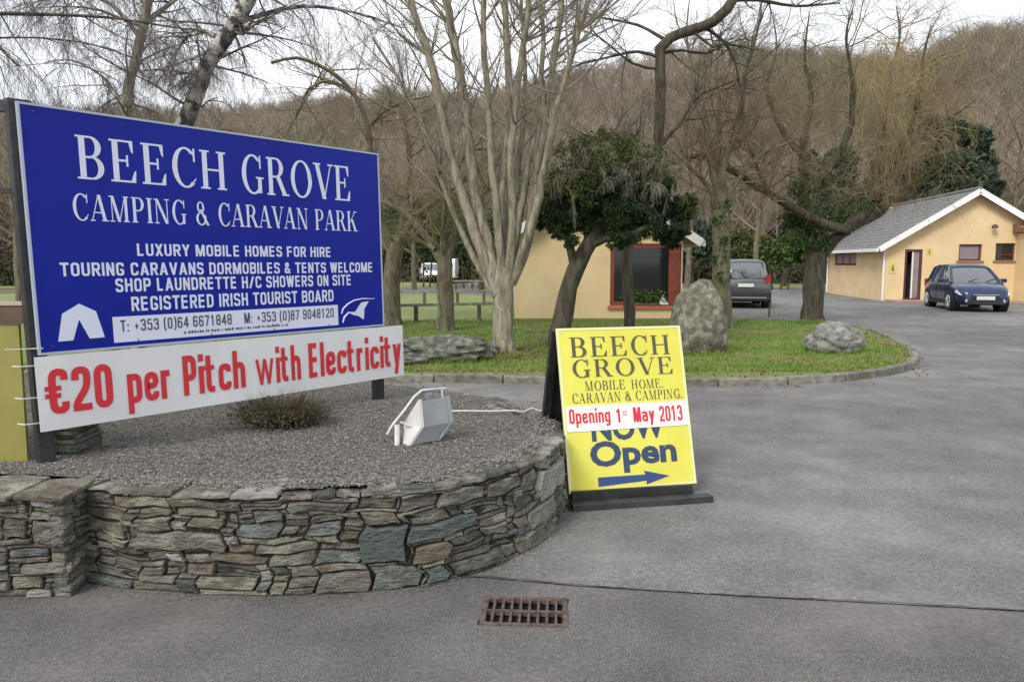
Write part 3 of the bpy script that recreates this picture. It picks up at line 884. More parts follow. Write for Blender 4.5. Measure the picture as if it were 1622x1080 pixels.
# gravel bed ----------------------------------------------------------
ring = [tuple(wp(s)[0] - wp(s)[2] * .085) for s in np.linspace(0.02, LEN, 120)] + [(-7, 7.4), (-7, 3.86), (-3.2, 3.86), (-2.24, 3.86)]
# fine grid clipped to the ring
gx, gy = np.meshgrid(np.arange(-5.2, .5, .035), np.arange(3.62, 7.5, .035), indexing='ij')
flat = inside(gx.ravel(), gy.ravel(), ring).reshape(gx.shape)
def bed_z(x, y): return BEDZ - .002 + .012 * np.sin(x * 3.1 + y) + .008 * np.sin(y * 5.3 - x * 2) + .02 * np.clip((y - 4.6) / 2, 0, 1)
gz = bed_z(gx, gy) + rng.normal(0, .004, gx.shape)
idm = -np.ones(gx.shape, int); idm[flat] = np.arange(flat.sum())
V = np.stack([gx[flat], gy[flat], gz[flat]], 1)
q = flat[:-1, :-1] & flat[1:, :-1] & flat[1:, 1:] & flat[:-1, 1:]
Q = np.stack([idm[:-1, :-1][q], idm[1:, :-1][q], idm[1:, 1:][q], idm[:-1, 1:][q]], 1)
o = link('gravel_bed', fastmesh('gravel_bed', V, Q, smooth=True), M['gravel']); o['kind'] = 'structure'
# pebbles on it
n = 25000
ux = rng.uniform(-4.2, .45, n); uy = 3.72 + rng.uniform(0, 1, n) ** 1.3 * 3.3
ok = inside(ux, uy, ring); ux, uy = ux[ok], uy[ok]; n = len(ux)
C = np.stack([ux, uy, bed_z(ux, uy) + .002], 1)
m_ = 2600   # chippings spilt over the capping
ss = rng.uniform(0, 4.6, m_); E_ = []
for s_ in ss:
    p, t, nn = wp(float(s_)); q_ = p - nn * (.06 + .16 * rng.uniform() ** .6); E_.append((q_[0], q_[1], WALLH + .004 + rng.uniform(-.006, .004)))
C = np.concatenate([C, np.array(E_)]); n = len(C)
octa = np.array([[1, 0, 0], [0, 1, 0], [-1, 0, 0], [0, -1, 0], [0, 0, .7], [0, 0, -.4]])
s = rng.uniform(.004, .0115, (n, 1, 1)) * rng.uniform(.6, 1.4, (n, 1, 3)); a = rng.uniform(0, 6.28, n)
B = octa[None] * s
Vx = B[:, :, 0] * np.cos(a)[:, None] - B[:, :, 1] * np.sin(a)[:, None]; Vy = B[:, :, 0] * np.sin(a)[:, None] + B[:, :, 1] * np.cos(a)[:, None]
V = np.stack([Vx, Vy, B[:, :, 2]], -1) + C[:, None, :]
T8 = np.array([[0, 1, 4], [1, 2, 4], [2, 3, 4], [3, 0, 4]])
o = link('gravel', fastmesh('gravel', V.reshape(-1, 3), F3=(T8[None] + (np.arange(n) * 6)[:, None, None]).reshape(-1, 3)), M['pebble'])
tag(o, 'loose grey gravel chippings spread inside the curved stone wall', 'gravel', kind='stuff')
# dark base dirt and loose bits against the wall foot
n = 900
ss = rng.uniform(0, 4.3, n); P = []
for s in ss:
    p, t, nn = wp(float(s)); q = p + nn * (abs(rng.normal(0, .05)) + .01); P.append((q[0], q[1], .006))
V, Q = leaves(np.array(P), .008, 1.3)
o = link('grit', fastmesh('grit', V, Q), M['grit']); tag(o, 'brown grit and crumbs gathered along the foot of the wall', 'grit', kind='stuff')
# weeds in the joint foot

# ================================================================== LETTERING
def bfont(text, bold=0.0):
    cu = bpy.data.curves.new('t', 'FONT'); cu.body = text; cu.size = 1; cu.offset = bold; cu.resolution_u = 3; cu.fill_mode = 'FRONT'
    o = bpy.data.objects.new('t', cu); COL.objects.link(o)
    dg = bpy.context.evaluated_depsgraph_get(); dg.update()
    me = bpy.data.meshes.new_from_object(o.evaluated_get(dg))
    V = np.array([tuple(v.co) for v in me.vertices]) if len(me.vertices) else np.zeros((0, 3))
    Fc = [list(p.vertices) for p in me.polygons]
    bpy.data.objects.remove(o); bpy.data.curves.remove(cu); bpy.data.meshes.remove(me)
    return V, Fc
CAPV, _ = bfont('H')
CAP = CAPV[:, 1].max()
def sans(text, bold=0.03):
    V, Fc = bfont(text, bold)
    V = V.copy(); V[:, 1] /= CAP; V[:, 0] -= V[:, 0].min()
    return V, Fc, V[:, 0].max()

def serif_glyph(ch):
    """list of convex quads / ribbons in a unit-height letter, and its advance"""
    P = []
    def rect(x0, y0, x1, y1): P.append([(x0, y0), (x1, y0), (x1, y1), (x0, y1)])
    T, t, sf = .17, .05, .045
    def stem(x, w=T, top=True, bot=True, y0=0, y1=1):
        rect(x, y0, x + w, y1)
        if bot: rect(x - .08, y0, x + w + .08, y0 + sf)
        if top: rect(x - .08, y1 - sf, x + w + .08, y1)
    def arc(cx, cy, rx, ry, a0, a1, th=T, tn=t, n=14):
        for i in range(n):
            A_ = [math.radians(a0 + (a1 - a0) * (i + k) / n) for k in (0, 1)]
            o_ = [(cx + rx * math.cos(a), cy + ry * math.sin(a)) for a in A_]
            i_ = [(cx + (rx - th) * math.cos(a), cy + (ry - tn) * math.sin(a)) for a in A_]
            P.append([i_[0], o_[0], o_[1], i_[1]])
    def line(x0, y0, x1, y1, wdt): P.append([(x0, y0), (x0 + wdt, y0), (x1 + wdt, y1), (x1, y1)])
    if ch == 'B':
        stem(.09); rect(.26, .955, .42, 1); rect(.26, .49, .42, .54); rect(.26, 0, .42, .045)
        arc(.40, .75, .30, .25, -90, 90); arc(.42, .27, .33, .27, -90, 90); return P, .88
    if ch == 'E':
        stem(.09); rect(.26, .955, .70, 1); rect(.26, .49, .52, .54); rect(.26, 0, .74, .045)
        P.append([(.64, .74), (.70, .70), (.70, .96), (.58, .96)]); P.append([(.60, .04), (.74, .04), (.76, .30), (.70, .26)]); rect(.48, .38, .54, .65); return P, .88
    if ch == 'L':
        stem(.09); rect(.26, 0, .70, .045); P.append([(.56, .04), (.70, .04), (.73, .32), (.67, .27)]); return P, .82
    if ch == 'C' or ch == 'G':
        arc(.48, .5, .44, .52, 48, 312, n=22)
        rect(.74, .66, .80, 1.0); P.append([(.66, .88), (.76, .80), (.76, .86), (.70, .93)])
        if ch == 'G': stem(.66, .15, True, False, .02, .44); return P, .98
        P.append([(.74, .14), (.80, .20), (.82, .26), (.70, .16)]); return P, .92
    if ch == 'O':
        arc(.5, .5, .47, .52, 0, 360, n=26); return P, 1.05
    if ch == 'H':
        stem(.09); stem(.67); rect(.26, .48, .67, .53); return P, 1.02
    if ch == 'I':
        stem(.09); return P, .40
    if ch == 'R':
        stem(.09); rect(.26, .955, .42, 1); rect(.26, .47, .42, .52); arc(.40, .735, .31, .265, -90, 90)
        line(.66, 0, .38, .5, .18); rect(.62, 0, .92, .045); return P, .95
    if ch == 'P':
        stem(.09); rect(.26, .955, .42, 1); rect(.26, .45, .42, .50); arc(.40, .725, .32, .275, -90, 90); return P, .82
    if ch == 'V':
        line(.36, 0, .04, 1, .18); line(.42, 0, .76, 1, .05); rect(-.04, 1 - sf, .30, 1); rect(.64, 1 - sf, .90, 1); return P, .90
    if ch == 'A':
        line(.02, 0, .40, 1, .05); line(.64, 0, .36, 1, .18); rect(.20, .30, .62, .345); rect(-.06, 0, .20, sf); rect(.56, 0, .92, sf); return P, .94
    if ch == 'N':
        rect(.12, 0, .17, 1); rect(.76, 0, .81, 1); line(.66, 0, .08, 1, .17); rect(0, 1 - sf, .25, 1); rect(.02, 0, .27, sf); rect(.64, 1 - sf, .92, 1); return P, 1.0
    if ch == 'M':
        rect(.12, 0, .17, 1); line(.44, 0, .10, 1, .16); line(.50, 0, .86, 1, .05); rect(.84, 0, 1.0, 1); rect(0, 1 - sf, .26, 1); rect(.02, 0, .27, sf); rect(.78, 1 - sf, 1.08, 1); rect(.76, 0, 1.08, sf); return P, 1.18
    if ch == 'K':
        stem(.09); line(.22, .40, .72, 1, .06); line(.68, 0, .36, .60, .19); rect(.62, 1 - sf, .90, 1); rect(.60, 0, .95, sf); return P, .98
    if ch == '&':
        arc(.36, .76, .24, .25, 0, 360, .12, .05, 16); arc(.36, .27, .34, .28, 60, 400, .15, .05, 20); line(.70, 0, .24, .66, .16); return P, .98
    if ch == '.': rect(.04, 0, .20, .16); return P, .3
    if ch == ',': rect(.04, 0, .20, .16); line(.05, -.16, .12, 0, .07); return P, .3
    return P, .42
def serif(text, gap=.06):
    V, Fc, x = [], [], 0
    for ch in text:
        P, adv = serif_glyph(ch)
        for i, q in enumerate(P):
            b = len(V); V += [(x + a, c, i * 1.0) for a, c in q]; Fc.append([b, b + 1, b + 2, b + 3])
        x += adv + gap
    return np.array(V), Fc, x - gap

def rnd(P, r=.13, closed=False, k=4):
    """round the corners of a polyline"""
    out, n = [], len(P)
    for i, p in enumerate(P):
        if not closed and i in (0, n - 1): out.append(tuple(p)); continue
        a, b = np.array(P[i - 1], float), np.array(P[(i + 1) % n], float); p = np.array(p, float)
        ra = min(r, np.linalg.norm(a - p) * .5); rb = min(r, np.linalg.norm(b - p) * .5)
        q0 = p + (a - p) / np.linalg.norm(a - p) * ra; q1 = p + (b - p) / np.linalg.norm(b - p) * rb
        for j in range(k + 1):
            t = j / k; out.append(tuple((1 - t) ** 2 * q0 + 2 * t * (1 - t) * p + t * t * q1))
    return out
def ribbon(P, w, closed=False):
    P = [np.array(p, float) for p in P]
    P = [p for i, p in enumerate(P) if (i == 0 and not (closed and np.linalg.norm(p - P[-1]) < .004)) or (i and np.linalg.norm(p - P[i - 1]) > .004)]
    n = len(P); L, R = [], []
    for i in range(n):
        a = P[i - 1] if (closed or i > 0) else None; b = P[(i + 1) % n] if (closed or i < n - 1) else None
        d1 = (P[i] - a) if a is not None else (b - P[i]); d2 = (b - P[i]) if b is not None else d1
        d1 = d1 / (np.linalg.norm(d1) + 1e-9); d2 = d2 / (np.linalg.norm(d2) + 1e-9)
        m_ = np.array([-(d1[1] + d2[1]), d1[0] + d2[0]]); m_ /= np.linalg.norm(m_) + 1e-9
        c = max(.5, np.dot(m_, np.array([-d1[1], d1[0]])))
        L.append(P[i] + m_ * w / 2 / c); R.append(P[i] - m_ * w / 2 / c)
    return [[R[i], R[(i + 1) % n], L[(i + 1) % n], L[i]] for i in range(n if closed else n - 1)]
def grot_glyph(ch, s, w):
    """narrow grotesque letter as a list of strokes"""
    b, t, X = s / 2, 1 - s / 2, .70
    xh = X - b; S = []
    st = lambda x, y0=0.0, y1=1.0: S.append(ribbon([(x, y0), (x, y1)], s))
    pl_ = lambda P, r=.14: S.append(ribbon(rnd(P, r) if r else P, s))
    cl = lambda P, r=.14: S.append(ribbon(rnd(P, r, True), s, True))
    ln = lambda x0, y0, x1, y1: S.append([[(x0 - s * .55, y0), (x0 + s * .55, y0), (x1 + s * .55, y1), (x1 - s * .55, y1)]])
    ww = w
    if ch in 'O0': cl([(0, b), (w, b), (w, t), (0, t)], .17)
    elif ch == '€': pl_([(w, .74), (w, t), (0, t), (0, b), (w, b), (w, .26)], .17); S.append(ribbon([(-.16, .57), (w * .72, .57)], s * .7)); S.append(ribbon([(-.16, .41), (w * .66, .41)], s * .7))
    elif ch == '1': st(w * .5); S.append([[(w * .5 - s * 1.2, .70), (w * .5 - s * .4, .78), (w * .5 - s * .4, 1), (w * .5 - s * 1.2, .84)]])
    elif ch == '2': pl_([(0, .70), (0, t), (w, t), (w, .55), (0, .18), (0, b)]); S.append(ribbon([(-b, b), (w + b, b)], s))
    elif ch == '3': pl_([(0, .74), (0, t), (w, t), (w, .53), (.08, .53)]); pl_([(.08, .53), (w, .53), (w, b), (0, b), (0, .27)])
    elif ch == '4': st(w * .8); pl_([(w * .8, .95), (-.02, .30), (w + .1, .30)], 0)
    elif ch == '5': pl_([(w, t), (0, t), (0, .58), (w, .58), (w, b), (0, b), (0, .24)], .08)
    elif ch == '6': pl_([(w, .76), (w, t), (0, t), (0, b), (w, b), (w, .56), (0, .56)])
    elif ch == '7': pl_([(-b, t), (w, t), (w * .3, 0)], 0)
    elif ch == '8': cl([(0, .52), (w, .52), (w, t), (0, t)]); cl([(0, b), (w, b), (w, .52), (0, .52)])
    elif ch == '9': pl_([(w, .44), (0, .44), (0, t), (w, t), (w, b), (0, b), (0, .25)])
    elif ch == '+': S.append(ribbon([(0, .42), (w, .42)], s * .8)); S.append(ribbon([(w / 2, .18), (w / 2, .66)], s * .8))
    elif ch == '(': pl_([(.12, 1.05), (0, .8), (0, .1), (.12, -.15)], .2); ww = .1
    elif ch == ')': pl_([(0, 1.05), (.12, .8), (.12, .1), (0, -.15)], .2); ww = .1
    elif ch == ':': S.append(ribbon([(0, 0), (0, s)], s)); S.append(ribbon([(0, .5), (0, .5 + s)], s)); ww = 0
    elif ch == '/': ln(0, 0, w * .8, 1); ww = w * .8
    elif ch == '&': pl_([(w * 1.15, 0), (.06, .68), (.06, t), (w * .75, t), (w * .75, .66), (0, .40), (0, b), (w * .8, b), (w * 1.1, .42)], .12); ww = w * 1.15
    elif ch == 'A': ln(0, 0, w * .6, 1); ln(w * 1.2, 0, w * .6, 1); S.append(ribbon([(w * .2, .28), (w, .28)], s * .8)); ww = w * 1.2
    elif ch == 'B': st(0); pl_([(0, t), (w, t), (w, .53), (0, .53)]); pl_([(0, .53), (w, .53), (w, b), (0, b)])
    elif ch == 'C': pl_([(w, .68), (w, t), (0, t), (0, b), (w, b), (w, .32)], .17)
    elif ch == 'D': st(0); pl_([(0, t), (w, t), (w, b), (0, b)], .2)
    elif ch == 'E': st(0); [S.append(ribbon([(0, y), (w, y)], s * .95)) for y in (b, .52, t)]
    elif ch == 'F': st(0); [S.append(ribbon([(0, y), (w, y)], s * .95)) for y in (.50, t)]
    elif ch == 'G': pl_([(w, .70), (w, t), (0, t), (0, b), (w, b), (w, .44), (w * .5, .44)], .15)
    elif ch == 'H': st(0); st(w); S.append(ribbon([(0, .52), (w, .52)], s * .95))
    elif ch in 'Il': st(0); ww = 0
    elif ch == 'K': st(0); ln(.1, .45, w, 1); ln(w, 0, .14, .55)
    elif ch == 'L': st(0); S.append(ribbon([(0, b), (w * .9, b)], s)); ww = w * .9
    elif ch == 'M': st(0); st(w * 1.5); ln(w * .75, .0, .04, 1); ln(w * .75, .0, w * 1.5 - .04, 1); ww = w * 1.5
    elif ch == 'N': st(0); st(w); ln(w, 0, 0, 1)
    elif ch == 'P': st(0); pl_([(0, t), (w, t), (w, .44), (0, .44)])
    elif ch == 'R': st(0); pl_([(0, t), (w, t), (w, .48), (0, .48)]); ln(w + .02, 0, w * .5, .5)
    elif ch == 'S': pl_([(w, .72), (w, t), (0, t), (0, .56), (w, .46), (w, b), (0, b), (0, .28)], .14)
    elif ch == 'T': st(w / 2); S.append(ribbon([(-b, t), (w + b, t)], s))
    elif ch == 'U': pl_([(0, 1), (0, b), (w, b), (w, 1)], .18)
    elif ch == 'V': ln(w * .6, 0, 0, 1); ln(w * .6, 0, w * 1.2, 1); ww = w * 1.2
    elif ch == 'W': ln(w * .4, 0, 0, 1); ln(w * .4, 0, w * .8, 1); ln(w * 1.2, 0, w * .8, 1); ln(w * 1.2, 0, w * 1.6, 1); ww = w * 1.6
    elif ch == 'X': ln(0, 0, w, 1); ln(w, 0, 0, 1)
    elif ch == 'Y': st(w * .55, 0, .5); ln(w * .55, .42, 0, 1); ln(w * .55, .42, w * 1.1, 1); ww = w * 1.1
    elif ch == 'a': pl_([(0, .52), (0, xh), (w, xh), (w, 0)]); pl_([(w, .40), (0, .40), (0, b), (w, b)])
    elif ch == 'c': pl_([(w, .48), (w, xh), (0, xh), (0, b), (w, b), (w, .22)])
    elif ch == 'e': pl_([(w, .22), (w, b), (0, b), (0, xh), (w, xh), (w, .36), (0, .36)])
    elif ch == 'g': pl_([(w, xh), (0, xh), (0, b), (w, b)]); pl_([(w, X), (w, -.17), (0, -.17)])
    elif ch == 'h': st(0); pl_([(0, xh - .1), (0, xh), (w, xh), (w, 0)])
    elif ch == 'n': st(0, 0, X); pl_([(0, xh - .1), (0, xh), (w, xh), (w, 0)])
    elif ch == 'i': st(0, 0, X); st(0, .82, 1.0); ww = 0
    elif ch == 'p': st(0, -.25, X); pl_([(0, xh), (w, xh), (w, b), (0, b)])
    elif ch == 'r': st(0, 0, X); pl_([(0, .42), (0, xh), (w * .75, xh)]); ww = w * .7
    elif ch == 't': pl_([(0, .95), (0, b), (w * .7, b)], .12); S.append(ribbon([(-s * .9, X - b * .8), (w * .72, X - b * .8)], s * .75)); ww = w * .65
    elif ch == 'w':
        for xa, xb in ((.62, 0), (.62, 1.2), (1.78, 1.2), (1.78, 2.4)): S.append([[(w * xa - s * .32, 0), (w * xa + s * .32, 0), (w * xb + s * .36, X), (w * xb - s * .36, X)]])
        ww = w * 2.4
    elif ch == 'y': ln(w * .5, .0, 0, X); ln(w * .25, -.25, w, X)
    else: ww = .06
    return S, ww + s
def grot(text, s=.15, w=.27, gap=.09):
    V, Fc, x = [], [], s / 2
    for ch in text:
        S, adv = grot_glyph(ch, s, w)
        for i, st_ in enumerate(S):
            for q in st_:
                b = len(V); V += [(x + p[0], p[1], i * 1.0) for p in q]; Fc.append([b, b + 1, b + 2, b + 3])
        x += adv + gap
    return np.array(V), Fc, x - gap - s / 2

class Plane:
    def __init__(s, O, U, V):
        s.O, s.U, s.V = (np.array(a, float) for a in (O, U, V))
        n = np.cross(s.U, s.V); n /= np.linalg.norm(n)
        if np.dot(n, s.O - np.array([0, 0, HC])) > 0: n = -n
        s.N = n
    def pt(s, u, v, off=0.0): return s.O + s.U * u + s.V * v + s.N * off
    def inv(s, px, py):
        r = ray(px, py); c = np.array([0, 0, HC])
        t = np.dot(s.O - c, s.N) / np.dot(r, s.N)
        d = c + r * t - s.O
        A_ = np.stack([s.U, s.V, s.N], 1)
        return np.linalg.solve(A_, d)[:2]
    def poly(s, name, pts, off, m, parent):
        me = bpy.data.meshes.new(name)
        me.from_pydata([tuple(map(float, s.pt(u, v, off))) for u, v in pts], [], [list(range(len(pts)))]); me.update()
        return link(name, me, m, parent)
    def slab(s, name, u0, v0, u1, v1, o0, o1, m, parent, bevel=0):
        mb = MB().prism([s.pt(u0, v0, o0), s.pt(u1, v0, o0), s.pt(u1, v1, o0), s.pt(u0, v1, o0)], s.N * (o1 - o0))
        return mb.build(name, m, parent, bevel=bevel)
    def text(s, name, data, box, off, m, parent, cap=None, skew=0.0):
        """box: u0, v_base, u1, v_cap"""
        V, Fc, wd = data
        u0, v0, u1, v1 = box
        W = [s.pt(u0 + (u1 - u0) * p[0] / wd + 0, v0 + (v1 - v0) * p[1] + skew * (p[0] / wd), off + .00018 * p[2]) for p in V]
        me = bpy.data.meshes.new(name); me.from_pydata([tuple(map(float, p)) for p in W], [], Fc); me.update()
        o = link(name, me, m, parent)
        o['kind'] = 'stuff'
        return o
    def textpx(s, name, data, tl, bl, tr, br, off, m, parent):
        a, b, c, d = s.inv(*tl), s.inv(*bl), s.inv(*tr), s.inv(*br)
        return s.text(name, data, ((a[0] + b[0]) / 2, (b[1] + d[1]) / 2, (c[0] + d[0]) / 2, (a[1] + c[1]) / 2), off, m, parent)

# ------------------------------------------------------------------ big blue sign
yaw = .89509
SU = np.array([math.cos(yaw), math.sin(yaw), 0]); SV = np.array([0, 0, 1.]) - .02194 * SU
SO = np.array([-2.54649, 4.06834, 1.11105]); SW, SH = 2.44, 1.307
pl = Plane(SO, SU, SV)
sign = empty('blue_sign', (SO[0], SO[1], BEDZ), 0, 'large blue camping and caravan park signboard with white lettering on two black posts', 'sign')
pl.slab('board', 0, 0, SW, SH, -.018, 0, M['blue'], sign)
for (u0, v0, u1, v1) in ((-.012, -.012, 0, SH + .012), (SW, -.012, SW + .012, SH + .012), (0, SH, SW, SH + .012), (0, -.012, SW, 0)):
    pl.slab('edge_trim', u0, v0, u1, v1, -.02, .004, M['whiteedge'], sign)
for u, zb in ((-.045, .40), (SW - .07, .42)):
    vb = (zb - SO[2])
    pl.slab('post', u + .0, vb, u + .085, SH + .03, -.085, -.024, M['black'], sign, bevel=.006)
for v in (.15, SH - .12): pl.slab('rear_rail', -.02, v, SW - .02, v + .06, -.07, -.0255, M['black'], sign)
pl.textpx('lettering', serif('BEECH', .05), (117, 213), (123, 283), (362, 243), (362, 302), .001, M['whiteprint'], sign)
pl.textpx('lettering', serif('GROVE', .05), (381, 245), (381, 304), (557, 264), (558, 320), .001, M['whiteprint'], sign)
pl.textpx('lettering', serif('CAMPING & CARAVAN PARK', .05), (113, 310), (115, 351), (566, 333), (566, 365), .001, M['whiteprint'], sign)
for txt, c in (('LUXURY MOBILE HOMES FOR HIRE', (217, 388, 407, 524, 390, 406)), ('TOURING CARAVANS DORMOBILES & TENTS WELCOME', (95, 417, 438, 590, 415, 431)),
               ('SHOP LAUNDRETTE H/C SHOWERS ON SITE', (183, 444, 465, 556, 433, 450)), ('REGISTERED IRISH TOURIST BOARD', (208, 470, 493, 528, 459, 477))):
    pl.textpx('lettering', grot(txt, .17, .40, .13), (c[0], c[1]), (c[0], c[2]), (c[3], c[4]), (c[3], c[5]), .001, M['whiteprint'], sign)
q = [pl.inv(*p) for p in ((181, 545), (536, 513), (536, 482), (181, 503))]
u0, u1 = q[0][0], q[1][0]; v0 = (q[0][1] + q[1][1]) / 2; v1 = (q[2][1] + q[3][1]) / 2
phone = pl.poly('phone_panel', [(u0, v0), (u1, v0), (u1, v1), (u0, v1)], .0012, M['whiteprint'], sign)
hh = v1 - v0
def ux_(px): return pl.inv(px, 510)[0]
pl.text('lettering', grot('T: +353 (0)64 6671848', .14, .34, .14), (ux_(190), v0 + hh * .40, ux_(367), v0 + hh * .86), .0022, M['ink'], sign)
pl.text('lettering', grot('M: +353 (0)87 9048120', .14, .34, .14), (ux_(387), v0 + hh * .40, ux_(529), v0 + hh * .86), .0022, M['ink'], sign)
mb = MB(); u_ = ux_(290)      # a line of print too small to read in the photograph
while u_ < ux_(455):
    w_ = random.uniform(.006, .016); h_ = hh * random.uniform(.07, .12)
    b = len(mb.v); mb.v += [pl.pt(u_, v0 + hh * .15, .0022), pl.pt(u_ + w_, v0 + hh * .15, .0022), pl.pt(u_ + w_, v0 + hh * .15 + h_, .0022), pl.pt(u_, v0 + hh * .15 + h_, .0022)]; mb.face([b, b + 1, b + 2, b + 3])
    u_ += w_ + random.choice((.004, .005, .014))
o = mb.build('small_print', M['ink'], sign); o['kind'] = 'stuff'
for i in range(6):
    for v in (.03, SH - .03):
        u = .06 + (SW - .12) * i / 5
        MB().tube([pl.pt(u, v, 0), pl.pt(u, v, .003)], .005, 8).build('screw', M['ink'], sign)
# tent emblem
tp = [(92, 541), (98, 497), (125, 481), (152, 493), (166, 534), (142, 536), (125, 506), (116, 539)]
pl.poly('tent_emblem', [pl.inv(*p) for p in tp], .0015, M['whiteprint'], sign)
# flying swallow-like emblem
pl.poly('bird_emblem', [pl.inv(*p) for p in ((550, 494), (562, 494), (572, 479), (584, 477), (577, 489), (576, 506), (567, 500), (560, 499))], .0015, M['whiteprint'], sign)
mb = MB()
arcp = [(541, 497), (543, 489), (550, 482), (560, 476), (574, 473), (593, 473)]
mb.tube([pl.pt(*pl.inv(*p), .0016) for p in arcp], [.004, .006, .006, .005, .004, .002], 6)
mb.tube([pl.pt(*pl.inv(*p), .0016) for p in ((552, 495), (545, 502), (543, 511))], [.006, .008, .005], 6)
mb.build('bird_emblem_line', M['whiteprint'], sign)

# banner strung below the board
tl, bl, tr, br = (pl.inv(*p) for p in ((53, 570), (63, 690), (636, 512), (638, 590)))
bu0, bu1 = (tl[0] + bl[0]) / 2 , (tr[0] + br[0]) / 2
bv0, bv1 = (bl[1] + br[1]) / 2, (tl[1] + tr[1]) / 2
banner = empty('price_banner', pl.pt(bu0, bv0), 0, 'long white vinyl banner with red price lettering tied beneath the blue board', 'banner')
n = 60; V, Q = [], []
for j in (0, 1, 2):
    for i in range(n + 1):
        u = bu0 + (bu1 - bu0) * i / n; v = bv0 + (bv1 - bv0) * j / 2
        V.append(pl.pt(u, v, .012 + .0012 * math.sin(u * 5) + .0006 * math.sin(u * 13 + j)))
for j in (0, 1):
    for i in range(n): a = j * (n + 1) + i; Q.append([a, a + 1, a + n + 2, a + n + 1])
o = link('banner_sheet', fastmesh('banner_sheet', V, Q), M['banner'], banner)
so = o.modifiers.new('thick', 'SOLIDIFY'); so.thickness = .0015; so.offset = 1 if np.dot(pl.N, np.cross(V[1] - V[0], V[n + 1] - V[0])) < 0 else -1
cw = [('€20', 75, 176), ('per', 199, 270), ('Pitch', 288, 386), ('with', 402, 474), ('Electricity', 487, 633)]
vb = (pl.inv(95, 658)[1] + pl.inv(300, 624)[1] + pl.inv(500, 595)[1]) / 3; vt = (pl.inv(95, 587)[1] + pl.inv(300, 561)[1] + pl.inv(500, 540)[1]) / 3
for t_, x0, x1 in cw:
    pl.text('lettering', grot(t_, .155, .25, .075), (pl.inv(x0, 620 - x0 * .1)[0], vb, pl.inv(x1, 620 - x1 * .1)[0], vt), .0160, M['red'], banner)
for py in (580, 631, 672):
    u, v = pl.inv(60, py)
    MB().tube([pl.pt(bu0 + .02, v, .015), pl.pt(-.02, v + .001, -.02), pl.pt(-.10, v + .003, -.03), pl.pt(-.11, v, -.10)], .0035, 5).build('cable_tie', M['cable'], banner)
v = pl.inv(60, 552)[1]
MB().tube([pl.pt(.01, v, .006), pl.pt(-.04, v, -.015), pl.pt(-.16, v + .004, -.03)], .003, 5).build('cable_tie', M['cable'], banner)

# frame of a second sign, mostly outside the picture on the left
fr2 = empty('side_sign_frame', (-2.95, 3.95, .5), 0, 'black framed sign with brown rail and faded yellow panel at the left edge', 'sign')
p2 = Plane((-2.56, 4.10, 0), (-1, -.02, 0), (0, 0, 1))
def z_at(py, Y=4.1): return at(10, py, Y)[2]
p2.slab('top_rail', .0, z_at(176), 1.1, z_at(158), -.05, .0, M['black'], fr2)
p2.slab('middle_rail', .0, z_at(306), 1.1, z_at(298), -.04, .0, M['black'], fr2)
p2.slab('cross_rail', .0, z_at(513), 1.1, z_at(484), -.05, .0, M['brownwood'], fr2)
p2.slab('cross_rail_cap', .0, z_at(484) + .001, 1.1, z_at(478), -.055, .008, M['palewood'], fr2)
p2.slab('post', 1.1, .35, 1.19, z_at(158), -.08, .01, M['black'], fr2)
ur = -2.56 - at(31, 620, 4.08)[0]
zb, zt = z_at(742), z_at(514)
pts = [(ur, zt)] + [(ur + .05 - .05 * math.cos(a), zb + .05 - .05 * math.sin(a)) for a in np.linspace(0, math.pi / 2, 7)] + [(1.09, zb), (1.09, zt)]
MB().prism([p2.pt(u, v, -.03) for u, v in pts], p2.N * .02).build('yellow_panel', M['oldyellow'], fr2)

# ------------------------------------------------------------------ yellow A-board
BO = np.array([.381, 4.86, .085]); BU = np.array([.89, .245, 0]); BW = np.linalg.norm(BU); BU = BU / BW
bn = np.array([-BU[1], BU[0], 0])
def solve_top():
    best = None
    for L in np.arange(.9, 1.3, .01):
        for th in np.arange(5, 35, .5):
            t = math.radians(th)
            V = bn * math.sin(t) + np.array([0, 0, math.cos(t)])
            e = 0
            for w_, px, py in ((0, 880, 522), (BW, 1076, 515)):
                P = BO + BU * w_ + V * L
                z = P[2] - HC; cf = P[1] * CP - z * SP; cu = P[1] * SP + z * CP
                e += (811 + F * P[0] / cf - px) ** 2 + (540 - F * cu / cf - py) ** 2
            if best is None or e < best[0]: best = (e, L, th, V)
    return best
_, BL_, bth, BV = solve_top()
print('aboard', _, BL_, bth, BW)
ab = Plane(BO, BU, BV)
aboard = empty('a_board_sign', (BO[0], BO[1], 0), 0, 'yellow folding pavement sign with blue arrow standing at the right end of the stone wall', 'sandwich board')
ab.slab('front_panel', 0, 0, BW, BL_, -.012, 0, M['yellow'], aboard)
for (u0, v0, u1, v1) in ((-.004, -.004, .014, BL_ + .004), (BW - .014, -.004, BW + .004, BL_ + .004), (.014, BL_ - .012, BW - .014, BL_ + .004), (.014, -.004, BW - .014, .012)):
    ab.slab('edge_strip', u0, v0, u1, v1, -.014, .003, M['paleyellow'], aboard)
for u0 in (.02, BW - .07): ab.slab('frame_upright', u0, -.085, u0 + .05, BL_ - .01, -.052, -.014, M['black'], aboard)
